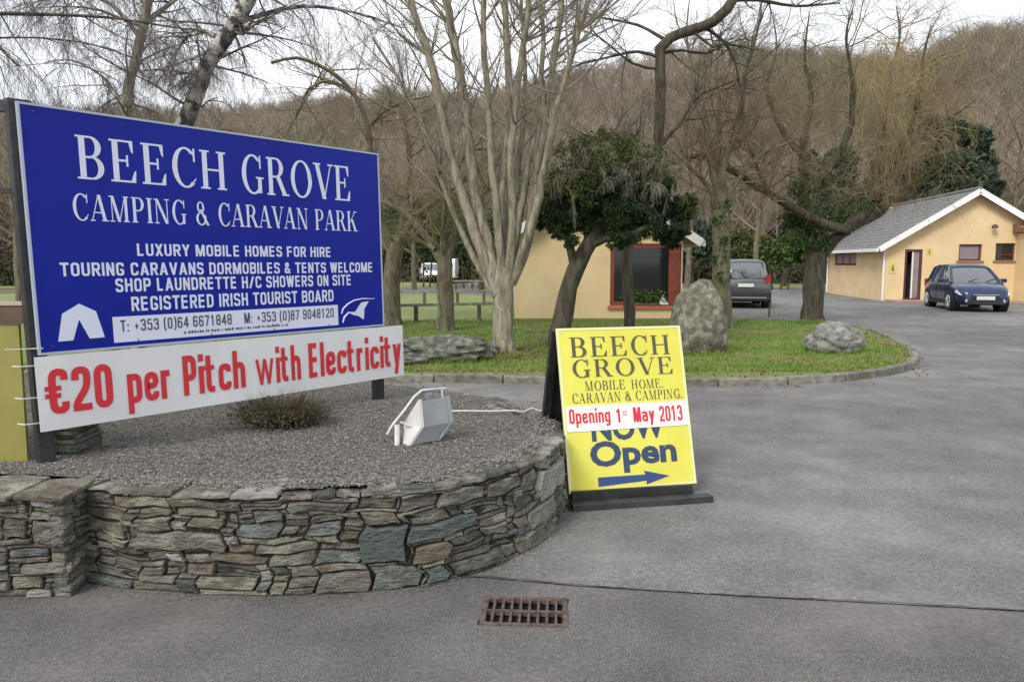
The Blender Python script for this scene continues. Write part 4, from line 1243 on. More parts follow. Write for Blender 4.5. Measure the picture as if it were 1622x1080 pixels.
# rear leaf
rt = BO + BV * BL_ - ab.N * .055
top_w = rt + BU * (-.02)
th2 = math.radians(17)
RV = -(bn * -math.sin(th2) + np.array([0, 0, math.cos(th2)]))
rl = (BO[2] + BV[2] * BL_) / math.cos(th2)
rp = Plane(top_w, BU, RV)
rl2 = rl - .004
MB().prism([rp.pt(0, .03), rp.pt(BW + .0, .03), rp.pt(BW, rl2 - .03), rp.pt(0, rl2 - .03)], bn * .02).build('rear_panel', M['black'], aboard)
for u0 in (0, BW - .05): MB().prism([rp.pt(u0, .0), rp.pt(u0 + .05, .0), rp.pt(u0 + .05, rl2), rp.pt(u0, rl2)], -bn * .03).build('rear_upright', M['black'], aboard)
# timber base skid
a0, b0 = gnd(908, 812, .0), gnd(1131, 797, .0)
dv = (b0 - a0); Lb = np.linalg.norm(dv); dv /= Lb; dn = np.array([-dv[1], dv[0], 0])
MB().box((a0 + b0) / 2 + dn * .045 + np.array([0, 0, .026]), (Lb, .08, .045), np.stack([dv, dn, [0, 0, 1]])).build('base_timber', M['timberdark'], aboard, bevel=.004)
MB().box((a0 + b0) / 2 + dn * .10 + np.array([-.05, 0, .055]), (Lb * .86, .03, .10), np.stack([dv, dn, [0, 0, 1]])).build('base_board', M['black'], aboard)
for k, uu in enumerate((.12, BW - .12)):
    P0 = ab.pt(uu, .06, -.03)
    MB().tube([P0, P0 + np.array([0, .02, -.08])], .008, 6).build('hinge_pin', M['black'], aboard)
ab.textpx('lettering', serif('BEECH', .07), (901, 536), (904, 567), (1060, 529), (1066, 560), .001, M['darkprint'], aboard)
ab.textpx('lettering', serif('GROVE', .10), (904, 571), (907, 600), (1066, 564), (1070, 590), .001, M['darkprint'], aboard)
ab.textpx('lettering', serif('MOBILE', .08), (926, 604), (927, 620), (990, 601), (991, 615), .001, M['darkprint'], aboard)
ab.textpx('lettering', serif('HOME.', .08), (1000, 603), (1000, 617), (1050, 598), (1051, 613), .001, M['darkprint'], aboard)
ab.textpx('lettering', serif('CARAVAN & CAMPING.', .08), (905, 623), (907, 638), (1080, 616), (1082, 631), .001, M['darkprint'], aboard)
def band(y0, y1): return (ab.inv(990, y0)[1], ab.inv(990, y1)[1])
# painted words partly under the pasted patch
ab.textpx('lettering', sans('Open', .035), (934, 703), (935, 737), (1070, 692), (1072, 730), .001, M['navyprint'], aboard)
ab.textpx('lettering', sans('NOW', .035), (936, 664), (937, 698), (1052, 656), (1053, 690), .001, M['navyprint'], aboard)
q = [ab.inv(*p) for p in ((895, 643), (1088, 635), (1096, 674), (900, 683))]
v1 = (q[0][1] + q[1][1]) / 2; v0 = (q[2][1] + q[3][1]) / 2
ab.slab('opening_strip', q[0][0], v0, q[1][0], v1, .0025, .0045, M['patch'], aboard)
ab.textpx('lettering', grot('Opening', .15, .26, .08), (900, 648), (902, 671), (965, 645), (967, 669), .0056, M['red'], aboard)
ab.textpx('lettering', grot('1', .15, .26, .08), (975, 648), (976, 669), (984, 647), (985, 669), .0056, M['red'], aboard)
ab.textpx('lettering', sans('st', .0), (985, 648), (986, 658), (993, 648), (993, 658), .0056, M['red'], aboard)
ab.textpx('lettering', grot('May', .15, .26, .08), (1002, 645), (1003, 668), (1035, 643), (1037, 667), .0056, M['red'], aboard)
ab.textpx('lettering', grot('2013', .15, .26, .08), (1043, 643), (1045, 667), (1079, 641), (1081, 666), .0056, M['red'], aboard)
ab.poly('arrow', [ab.inv(*p) for p in ((948, 771), (947, 756), (1022, 751), (1020, 745), (1061, 753), (1024, 767), (1024, 761))], .001, M['arrow'], aboard)
# staple heads and scuffs on the corners
for u, v in ((.03, .03), (BW - .03, .03), (.03, BL_ - .03), (BW - .03, BL_ - .03)):
    MB().tube([ab.pt(u, v, 0), ab.pt(u, v, .004)], .006, 8).build('screw', M['galv'], aboard)

# ------------------------------------------------------------------ drain grate
g0, g1, g2, g3 = gnd(751, 989), gnd(893, 994), gnd(905, 948), gnd(775, 945)
gx_ = (g1 - g0 + g2 - g3) / 2; gw = np.linalg.norm(gx_); gx_ /= gw; gy_ = np.array([-gx_[1], gx_[0], 0]); gd = float(np.dot((g3 + g2 - g0 - g1) / 2, gy_))
gc = (g0 + g1 + g2 + g3) / 4
drain = empty('drain_grate', (gc[0], gc[1], 0), 0, 'rusty iron drain grate set in the asphalt in front of the wall', 'drain cover')
AX = np.stack([gx_, gy_, [0, 0, 1]])
def gb(name, cx, cy, dx, dy, z0, z1, m): MB().box(gc + gx_ * cx + gy_ * cy + np.array([0, 0, (z0 + z1) / 2]), (dx, dy, z1 - z0), AX).build(name, m, drain, bevel=.002 if m is M['rust'] else 0)
gb('pit', 0, 0, gw + .02, gd + .02, -.029, -.026, M['pit'])
bw = .024
gb('rim', 0, gd / 2 - bw / 2, gw, bw, -.02, .007, M['rust']); gb('rim', 0, -gd / 2 + bw / 2, gw, bw, -.02, .007, M['rust'])
gb('rim', gw / 2 - bw / 2, 0, bw, gd - 2 * bw, -.02, .007, M['rust']); gb('rim', -gw / 2 + bw / 2, 0, bw, gd - 2 * bw, -.02, .007, M['rust'])
gb('cross_bar', 0, 0, gw - 2 * bw, .018, -.02, .0055, M['rust'])
nb = 9
for i in range(1, nb):
    xx = -gw / 2 + bw / 2 + (gw - bw) * i / nb
    for sgn in (1, -1):
        gb('bar', xx, sgn * (gd / 4 - .004), .012, gd / 2 - bw - .010, -.02, .005, M['rust'])

# ------------------------------------------------------------------ flood light on the gravel
lp = at(652, 690, 4.75); lp[2] = BEDZ + .01
lampo = empty('flood_light', lp, 0, 'grey metal floodlight on a white bracket sitting on the gravel bed aimed at the sign', 'floodlight')
def L3(px, py, Y): return at(px, py, Y)
# housing: tapered box, its pale back towards the left, glazed face looking up to the right
c = [L3(655, 640, 4.70), L3(672, 632, 4.70), L3(680, 690, 4.62), L3(644, 715, 4.55)]
A1, A2, A3, A4 = L3(664, 640, 4.62), L3(703, 636, 4.80), L3(700, 676, 4.78), L3(650, 716, 4.56)
B1 = L3(645, 655, 4.72)
front_ = [L3(668, 634, 4.60), L3(672, 676, 4.56), L3(652, 706, 4.52), L3(644, 706, 4.54), L3(646, 668, 4.62)]
depthv = np.array([.13, .10, .004])
depthv = np.array([.15, .10, .006])
MB().prism(front_, depthv).build('housing', M['lampdark'], lampo, bevel=.008)
gcn = sum(front_) / 5
MB().prism([gcn + (q - gcn) * 1.06 - depthv * .14 for q in front_], depthv * .13).build('end_cheek', M['lampgrey'], lampo, bevel=.003)
# glazed rim on the far right side
mb = MB(); off = depthv * 1.0
rim = [front_[0] + off + np.array([-.004, 0, .006]), front_[1] + off + np.array([.004, 0, 0]), front_[2] + off, front_[3] + off, front_[4] + off]
mb.prism(rim, depthv * .12); mb.build('glass_rim', M['lampglass'], lampo, bevel=.003)
Pn = [L3(613, 688, 4.52), L3(622, 672, 4.54), L3(640, 650, 4.58), L3(656, 628, 4.62), L3(668, 618, 4.66), L3(690, 616, 4.76), L3(706, 615, 4.84)]
MB().tube(Pn, .0075, 6).build('bracket_arm', M['galv'], lampo)
MB().tube([L3(629, 672, 4.54), L3(629, 718, 4.50)], [.017, .015], 8).build('stand_foot', M['galv'], lampo)
MB().tube([L3(700, 616, 4.84), L3(702, 640, 4.83)], .007, 6).build('bracket_arm', M['galv'], lampo)
MB().box(L3(684, 628, 4.76), (.085, .03, .045)).build('gear_box', M['lampglass'], lampo, bevel=.004)
MB().tube([L3(634, 668, 4.55), L3(652, 676, 4.57)], .006, 6).build('pivot_bolt', M['galv'], lampo)
o = MB()
cp = [gnd(x, y, BEDZ + .022) for x, y in ((705, 651), (740, 650.5), (780, 651), (812, 650), (830, 652), (842, 646), (856, 651), (868, 644), (880, 642))]
o.tube(cp, .0065, 5)
tag(o.build('power_cable', M['cable'], None, smooth=True), 'white power cable lying across the gravel from the floodlight to the yellow sign', 'cable')
o = MB()
cp = [gnd(x, y, BEDZ + .02) for x, y in ((560, 654), (600, 652), (640, 650))]
# loose pale stones round the cable end
for k in range(3):
    p = gnd(825 + k * 22 + random.uniform(-4, 4), 640 + random.uniform(-5, 8), BEDZ + .01)
    mb = MB(); s_ = random.uniform(.02, .045)
    mb.tube([p + np.array([-s_, 0, .002]), p + np.array([-s_ * .5, .01, .012]), p + np.array([s_ * .4, 0, .014]), p + np.array([s_, 0, .0])], [s_ * .2, s_ * .45, s_ * .4, s_ * .12], 6)
    oo = mb.build('loose_stone', S_PALE, None); tag(oo, ['small pale loose stone beside the cable halfway to the yellow sign', 'pale loose stone in the middle of the row beside the cable', 'pale loose stone nearest to the yellow sign at the cable end'][k], 'stone', 'loose stones by the cable')

# dry shrub on the gravel --------------------------------------------
sp = at(446, 678, 5.1); sp[2] = BEDZ + .01
shrub = empty('dry_shrub', sp, 0, 'low brown leafless shrub growing on the gravel under the banner', 'shrub')
T = Tubes()
for i in range(620):
    a = random.uniform(0, 6.28); r0 = random.uniform(0, .12)
    p0 = sp + np.array([math.cos(a) * r0 * 1.6, math.sin(a) * r0, 0])
    d = np.array([math.cos(a) * random.uniform(.2, 1.3), math.sin(a) * random.uniform(.2, .8), random.uniform(.25, 1)]); L = random.uniform(.09, .21)
    d /= np.linalg.norm(d)
    p1 = p0 + d * L * .5; p2 = p1 + (d + np.array([random.gauss(0, .25), random.gauss(0, .25), .1])) * L * .5
    T.add([p0, p1, p2], [.003, .002, .0008], 3)
    for k in range(2):
        q = p1 + (p2 - p1) * random.random(); e = d + np.random.default_rng(i * 3 + k).normal(0, .5, 3)
        T.add([q, q + e * .07], [.0014, .0005], 3)
o = T.build('stems', M['heather'], shrub); o['kind'] = 'stuff'
P = sp + rng.normal(0, 1, (3600, 3)) * np.array([.15, .11, .04]) + np.array([0, 0, .07]); P = P[P[:, 2] > BEDZ]
V, Q = leaves(P, .011, 2.0)
o = link('dead_leaves', fastmesh('dead_leaves', V, Q), M['heather'], shrub); o['kind'] = 'stuff'

# ================================================================== BUILDINGS
def wall_cells(pl_, u0, u1, z0, z1, openings, thick, name, m, parent):
    us = sorted({u0, u1, *[o[0] for o in openings], *[o[2] for o in openings]}); zs = sorted({z0, z1, *[o[1] for o in openings], *[o[3] for o in openings]})
    us = [u for u in us if u0 <= u <= u1]; zs = [z for z in zs if z0 <= z <= z1]
    # one grid mesh: front, back, and reveals
    V, Q, idx = [], [], {}
    def vi(u, z, o_):
        k = (round(u, 5), round(z, 5), o_)
        if k not in idx: idx[k] = len(V); V.append(pl_.pt(u, z, o_))
        return idx[k]
    def solid(i, j):
        if i < 0 or j < 0 or i >= len(us) - 1 or j >= len(zs) - 1: return False
        cu, cz = (us[i] + us[i + 1]) / 2, (zs[j] + zs[j + 1]) / 2
        return not any(o[0] < cu < o[2] and o[1] < cz < o[3] for o in openings)
    for i in range(len(us) - 1):
        for j in range(len(zs) - 1):
            if not solid(i, j): continue
            a, b, c, d = us[i], us[i + 1], zs[j], zs[j + 1]
            Q.append([vi(a, c, 0), vi(b, c, 0), vi(b, d, 0), vi(a, d, 0)]); Q.append([vi(a, d, -thick), vi(b, d, -thick), vi(b, c, -thick), vi(a, c, -thick)])
            for (di, dj, e) in ((-1, 0, ((a, c), (a, d))), (1, 0, ((b, d), (b, c))), (0, -1, ((b, c), (a, c))), (0, 1, ((a, d), (b, d)))):
                if not solid(i + di, j + dj):
                    (x0, y0), (x1, y1) = e
                    Q.append([vi(x0, y0, 0), vi(x1, y1, 0), vi(x1, y1, -thick), vi(x0, y0, -thick)])
    return link(name, fastmesh(name, V, Q), m, parent)
def window(pl_, u0, z0, u1, z1, parent, mf, mg, fw=.06, rec=.08, bars=(), sill=None, sillm=None):
    f = MB()
    def bx(a, b, c, d): f.prism([pl_.pt(a, b, -rec), pl_.pt(c, b, -rec), pl_.pt(c, d, -rec), pl_.pt(a, d, -rec)], -pl_.N * .05)
    bx(u0, z0, u1, z0 + fw); bx(u0, z1 - fw, u1, z1); bx(u0, z0 + fw, u0 + fw, z1 - fw); bx(u1 - fw, z0 + fw, u1, z1 - fw)
    for k, b in bars:
        if k == 'v': bx(b - fw * .4, z0 + fw, b + fw * .4, z1 - fw)
        else: bx(u0 + fw, b - fw * .4, u1 - fw, b + fw * .4)
    wn = f.build('window', mf, parent)
    g = MB().prism([pl_.pt(u0 + fw * .9, z0 + fw * .9, -rec - .02), pl_.pt(u1 - fw * .9, z0 + fw * .9, -rec - .02), pl_.pt(u1 - fw * .9, z1 - fw * .9, -rec - .02), pl_.pt(u0 + fw * .9, z1 - fw * .9, -rec - .02)], -pl_.N * .01)
    g.build('pane', mg, wn)
    if sill:
        MB().prism([pl_.pt(u0 - .08, z0 - .07, .06), pl_.pt(u1 + .08, z0 - .07, .06), pl_.pt(u1 + .08, z0 - .002, .045), pl_.pt(u0 - .08, z0 - .002, .045)], -pl_.N * .12).build('sill', sillm, wn)
    return wn
def gable_roof(C, U, D, W, L, ez, az, ov, ovg, parent, m, fasc, tile=True, sh=.28, sw=.42):
    """C front-left wall corner, U along the gable, D into the depth"""
    C, U, D = (np.array(a, float) for a in (C, U, D)); Z = np.array([0, 0, 1.])
    half = W / 2; slope = (az - ez) / half
    g = []
    for sgn in (-1, 1):
        e = C + U * half + U * sgn * (half + ov) - D * ovg + Z * (ez - slope * ov); r_ = C + U * half - D * ovg + Z * az
        e2, r2 = e + D * (L + 2 * ovg), r_ + D * (L + 2 * ovg)
        up = np.cross(D, (r_ - e)); up /= np.linalg.norm(up)
        if up[2] < 0: up = -up
        MB().prism([e, r_, r2, e2], up * .06).build('roof_deck', M['soffit'], parent)
        # lapped slates, course by course
        run = np.linalg.norm(r_ - e); dirr = (r_ - e) / run; nc = int(run / sh); Lr = L + 2 * ovg
        V, Fq = [], []
        for c_ in range(nc + 1):
            a0_ = c_ * sh; a1_ = min(run + .01, a0_ + sh * 1.12)
            if a0_ >= run: break
            x = -(c_ % 2) * sw / 2
            while x < Lr:
                x0, x1 = max(0, x + .006), min(Lr, x + sw - .006)
                if x1 - x0 > .03:
                    h0 = .083 + random.uniform(-.003, .004); h1 = .070; b = len(V)
                    for (aa_, xx_, hh_) in ((a0_, x0, h0), (a0_, x1, h0), (a1_, x1, h1), (a1_, x0, h1)):
                        V.append(e + dirr * aa_ + D * xx_ + up * hh_)
                    for (aa_, xx_, hh_) in ((a0_, x0, h0 - .02), (a0_, x1, h0 - .02)): V.append(e + dirr * aa_ + D * xx_ + up * hh_)
                    Fq += [[b, b + 1, b + 2, b + 3], [b + 4, b + 5, b + 1, b]]
                x += sw
        me = bpy.data.meshes.new('slates'); me.from_pydata([tuple(map(float, v)) for v in V], [], Fq); me.update()
        o = link('slates', me, m, parent); o['kind'] = 'stuff'
        # barge board along the gable and gutter board along the eave
        MB().prism([e - D * .03 + up * .10, r_ - D * .03 + up * .10, r_ - D * .03 + up * -.12, e - D * .03 + up * -.12], -D * .03).build('barge_board', fasc, parent)
        MB().prism([e2 + D * .03 + up * .10, r2 + D * .03 + up * .10, r2 + D * .03 + up * -.12, e2 + D * .03 + up * -.12], D * .03).build('barge_board', fasc, parent)
        MB().prism([e + U * sgn * .01 + Z * .05, e2 + U * sgn * .01 + Z * .05, e2 + U * sgn * .01 - Z * .09, e + U * sgn * .01 - Z * .09], U * sgn * .09).build('gutter', fasc, parent)
    rp_ = C + U * half - D * ovg + Z * (az + .09)
    MB().tube([rp_, rp_ + D * (L + 2 * ovg)], .09, 8).build('ridge', m, parent)
def tri_gable(pl_, u0, u1, z0, za, thick, m, parent, name='gable'):
    MB().prism([pl_.pt(u0, z0, 0), pl_.pt(u1, z0, 0), pl_.pt((u0 + u1) / 2, za, 0)], -pl_.N * thick).build(name, m, parent)

# --- reception hut behind the yellow sign
C1 = np.array([.07, 20.5, 0]); W1 = 4.52; L1 = 7.5; E1 = 2.38; A1z = 3.85
hut = empty('reception_building', (2.3, 20.5, 0), 0, 'small cream gabled building with a big red framed window behind the dark evergreen tree', 'building')
f1 = Plane(C1, (1, 0, 0), (0, 0, 1))
wa, wb = f1.inv(966, 484), f1.inv(1077, 386)
wu0, wz0, wu1, wz1 = wa[0], wa[1], W1 - .03, wb[1]
cap = .22
wall_cells(f1, 0, W1, -.05, E1, [(wu0, wz0, wu1 - .0, wz1)], cap, 'front_wall', M['wall1'], hut)
tri_gable(f1, 0, W1, E1, A1z - .05, cap, M['wall1'], hut)
wn = window(f1, wu0, wz0, wu1, wz1, hut, M['redwood'], M['glass'], fw=.11, rec=.03, bars=(), sill=None)
MB().prism([f1.pt(wu0 - .06, wz0 - .09, .07), f1.pt(W1 - .2, wz0 - .09, .07), f1.pt(W1 - .2, wz0 - .003, .06), f1.pt(wu0 - .06, wz0 - .003, .06)], (0, .1, 0)).build('sill', M['sillred'], wn)
MB().prism([f1.pt(wu1 - .34, wz0 + .02, .012), f1.pt(wu1 - .04, wz0 + .02, .012), f1.pt(wu1 - .04, wz1 - .02, .012), f1.pt(wu1 - .34, wz1 - .02, .012)], (0, .035, 0)).build('shutter_panel', M['redwood'], wn)
# things seen behind the pane: pot plant and a white card standing on the sill
pot = empty('window_plant', f1.pt(wu0 + .85, wz0 + .12, .05), 0, 'green leafy pot plants in front of the red framed window', 'plant')
MB().tube([f1.pt(wu0 + .5, wz0 + .03, .02), f1.pt(wu0 + 1.35, wz0 + .03, .02)], .05, 8).build('trough', M['postwood'], pot)
P = np.array(f1.pt(wu0 + .95, wz0 + .24, .05)) + rng.normal(0, 1, (420, 3)) * np.array([.26, .03, .09])
V, Q = leaves(P, .05, 1.8)
o = link('leaves', fastmesh('leaves', V, Q), M['bushgreen'], pot); o['kind'] = 'stuff'
a = f1.inv(1050, 470)
MB().prism([f1.pt(a[0] - .15, wz0 + .03, .05), f1.pt(a[0] + .15, wz0 + .03, .05), f1.pt(a[0], wz0 + .30, .03)], (0, .02, 0)).build('tent_card', M['fascia'], None)
o = bpy.data.objects['tent_card']; o['label'] = 'white triangular card standing on the sill of the red framed window'; o['category'] = 'card'
for nm, O, U in (('side_wall', C1 + [0, .22, 0], (0, 1, 0)), ('side_wall', C1 + [W1, .22, 0], (0, 1, 0))):
    s = 1 if O[0] < 1 else -1
    MB().box((O[0] + s * .11, 20.5 + .222 + (L1 - .222) / 2, E1 / 2 - .02), (.22, L1 - .222, E1)).build(nm, M['wall1'], hut)
MB().box((W1 / 2 + .07, 20.5 + L1 - .11, E1 / 2 - .02), (W1 - .45, .2, E1)).build('rear_wall', M['wall1'], hut)
gable_roof(C1, (1, 0, 0), (0, 1, 0), W1, L1, E1, A1z, .42, .35, hut, M['slate'], M['fascia'])

# --- toilet / shower block on the right
C2 = np.array([15.2, 31.0, 0]); k_ = math.hypot(1, .1375); U2 = np.array([1, -.1375, 0]) / k_; D2 = np.array([.1375, 1, 0]) / k_
W2, L2, E2, A2z = 6.55, 8.7, 2.34, 4.38
blk = empty('shower_block', C2, 0, 'long peach rendered building with grey slate roof and white gable boards behind the blue car', 'building')
f2 = Plane(C2, U2, (0, 0, 1))
def rc(x0, y0, x1, y1, P=f2):
    a, b = P.inv(x0, y1), P.inv(x1, y0); return a[0], a[1], b[0], b[1]
dr = rc(1430, 395, 1462, 470); w1 = rc(1518, 387, 1556, 413); w2 = rc(1576, 385, 1609, 413)
dr = (dr[0], 0.06, dr[2], dr[3])
wall_cells(f2, 0, W2, -.05, E2, [dr, w1, w2], .3, 'gable_wall', M['wall2'], blk)
tri_gable(f2, 0, W2, E2, A2z - .05, .3, M['wall2'], blk)
window(f2, *w1, blk, M['maroon'], M['obscure'], fw=.07, rec=.1, sill=True, sillm=M['sill'])
window(f2, *w2, blk, M['maroon'], M['glass'], fw=.07, rec=.1, bars=(('h', w2[1] + (w2[3] - w2[1]) * .35),), sill=True, sillm=M['sill'])
# door: dark frame, open inner leaf
dm = MB()
for a, b, c, d in ((dr[0], dr[1], dr[0] + .09, dr[3]), (dr[2] - .09, dr[1], dr[2], dr[3]), (dr[0] + .09, dr[3] - .09, dr[2] - .09, dr[3]), (dr[0] + .09, dr[1], dr[2] - .09, dr[1] + .07)):
    dm.prism([f2.pt(a, b, -.03), f2.pt(c, b, -.03), f2.pt(c, d, -.03), f2.pt(a, d, -.03)], -f2.N * .08)
door = dm.build('door_frame', M['maroon'], blk)
mid = dr[0] + (dr[2] - dr[0]) * .52
MB().prism([f2.pt(mid, dr[1] + .07, -.06), f2.pt(dr[2] - .1, dr[1] + .07, -.06), f2.pt(dr[2] - .1, dr[3] - .1, -.06), f2.pt(mid, dr[3] - .1, -.06)], -f2.N * .04).build('door_leaf', M['doorgrey'], door)
MB().prism([f2.pt(mid - .05, dr[1] + .07, -.05), f2.pt(mid, dr[1] + .07, -.05), f2.pt(mid, dr[3] - .1, -.05), f2.pt(mid - .05, dr[3] - .1, -.05)], -f2.N * .05).build('door_edge', M['fascia'], door)
MB().prism([f2.pt(dr[0] - .02, 0, -.6), f2.pt(dr[2] + .02, 0, -.6), f2.pt(dr[2] + .02, dr[3] + .1, -.6), f2.pt(dr[0] - .02, dr[3] + .1, -.6)], -f2.N * .05).build('lobby_wall', M['interior'], blk)
# left long wall with the three-light window
f3 = Plane(C2, D2, (0, 0, 1))
w3 = rc(1322, 399, 1357, 420, f3); w3 = (min(w3[0], w3[2]), w3[1], max(w3[0], w3[2]), w3[3])
wall_cells(f3, .302, L2, -.05, E2, [w3], .3, 'side_wall', M['wall2'], blk)
n3 = w3[2] - w3[0]
wn = window(f3, *w3, blk, M['maroon'], M['netglass'], fw=.09, rec=.05, bars=(('v', w3[0] + n3 / 3), ('v', w3[0] + 2 * n3 / 3)))
ctr = C2 + U2 * (W2 - .15) + D2 * (L2 / 2 + .151)
MB().box(ctr + np.array([0, 0, E2 / 2 - .02]), (.3, L2 - .302, E2), np.stack([U2, D2, [0, 0, 1]])).build('side_wall', M['wall2'], blk)
ctr = C2 + U2 * W2 / 2 + D2 * (L2 - .15)
MB().box(ctr + np.array([0, 0, E2 / 2 - .02]), (W2 - .61, .29, E2), np.stack([U2, D2, [0, 0, 1]])).build('rear_wall', M['wall2'], blk)
gable_roof(C2, U2, D2, W2, L2, E2, A2z, .38, .35, blk, M['slate'], M['fascia'])
# porch at the right with little tiled roof
pu = f2.inv(1607, 430)[0]
pc = C2 + U2 * pu
A3_ = np.stack([U2, D2, [0, 0, 1]])
ph = 2.75
MB().box(C2 + U2 * (pu + 1.15) - D2 * .452 + np.array([0, 0, ph / 2 - .02]), (2.3, .9, ph), A3_).build('porch_wall', M['wall2'], blk)
e0 = C2 + U2 * (pu - .18) - D2 * 1.15 + np.array([0, 0, ph + .0])
MB().prism([e0, e0 + D2 * 1.145, e0 + D2 * 1.145 + np.array([0, 0, .34]), e0 + np.array([0, 0, .10])], U2 * 2.7).build('porch_roof', M['tile'], blk)
MB().prism([e0 - D2 * .03 - np.array([0, 0, .02]), e0 + U2 * 2.7 - D2 * .03 - np.array([0, 0, .02]), e0 + U2 * 2.7 - D2 * .03 + np.array([0, 0, .11]), e0 - D2 * .03 + np.array([0, 0, .11])], D2 * -.05).build('porch_fascia', M['fascia'], blk)
# pink step and kerb strip along the front
MB().box(C2 + U2 * (W2 / 2 + 1) - D2 * .62 + np.array([0, 0, .03]), (W2 + 2, 1.0, .1), A3_).build('step', M['stepred'], blk)
for (x0, y0, x1, y1) in ((1408, 415, 1420, 433), (1467, 392, 1477, 404)):
    a = rc(x0, y0, x1, y1)
    pb = f2.slab('notice', a[0], a[1], a[2], a[3], .0, .02, M['notice'], None)
    tag(pb, 'yellow notice fixed to the wall left of the dark doorway' if x0 < 1430 else 'smaller yellow notice on the wall to the upper right of the dark doorway', 'notice')
    cx_, cz_ = (a[0] + a[2]) / 2, (a[1] + a[3]) / 2
    mb = MB(); s_ = (a[3] - a[1])
    f2.poly('pictogram', [(cx_ - s_ * .13, cz_ - s_ * .3), (cx_ + s_ * .13, cz_ - s_ * .3), (cx_ + s_ * .06, cz_ + s_ * .15), (cx_, cz_ + s_ * .32), (cx_ - s_ * .06, cz_ + s_ * .15)], .022, M['sill'], pb)
a = f2.inv(1572, 358)
lan = empty('wall_lamp', f2.pt(a[0], a[1], 0), 0, 'small dark lamp mounted high on the peach gable wall', 'wall lamp')
MB().tube([f2.pt(a[0], a[1], 0), f2.pt(a[0], a[1] + .02, .22)], .03, 8).build('arm', M['black'], lan)
MB().tube([f2.pt(a[0], a[1] - .1, .22), f2.pt(a[0], a[1] + .02, .22), f2.pt(a[0], a[1] + .06, .22)], [.12, .09, .02], 10).build('shade', M['brownwood'], lan)

for ou, od in ((-.06, -.02), (W2 * .0 - .06, L2 - .4)):
    q = C2 + U2 * ou + D2 * od
    MB().tube([q + np.array([0, 0, .05]), q + np.array([0, 0, E2 - .12])], .04, 8).build('downpipe', M['fascia'], blk)
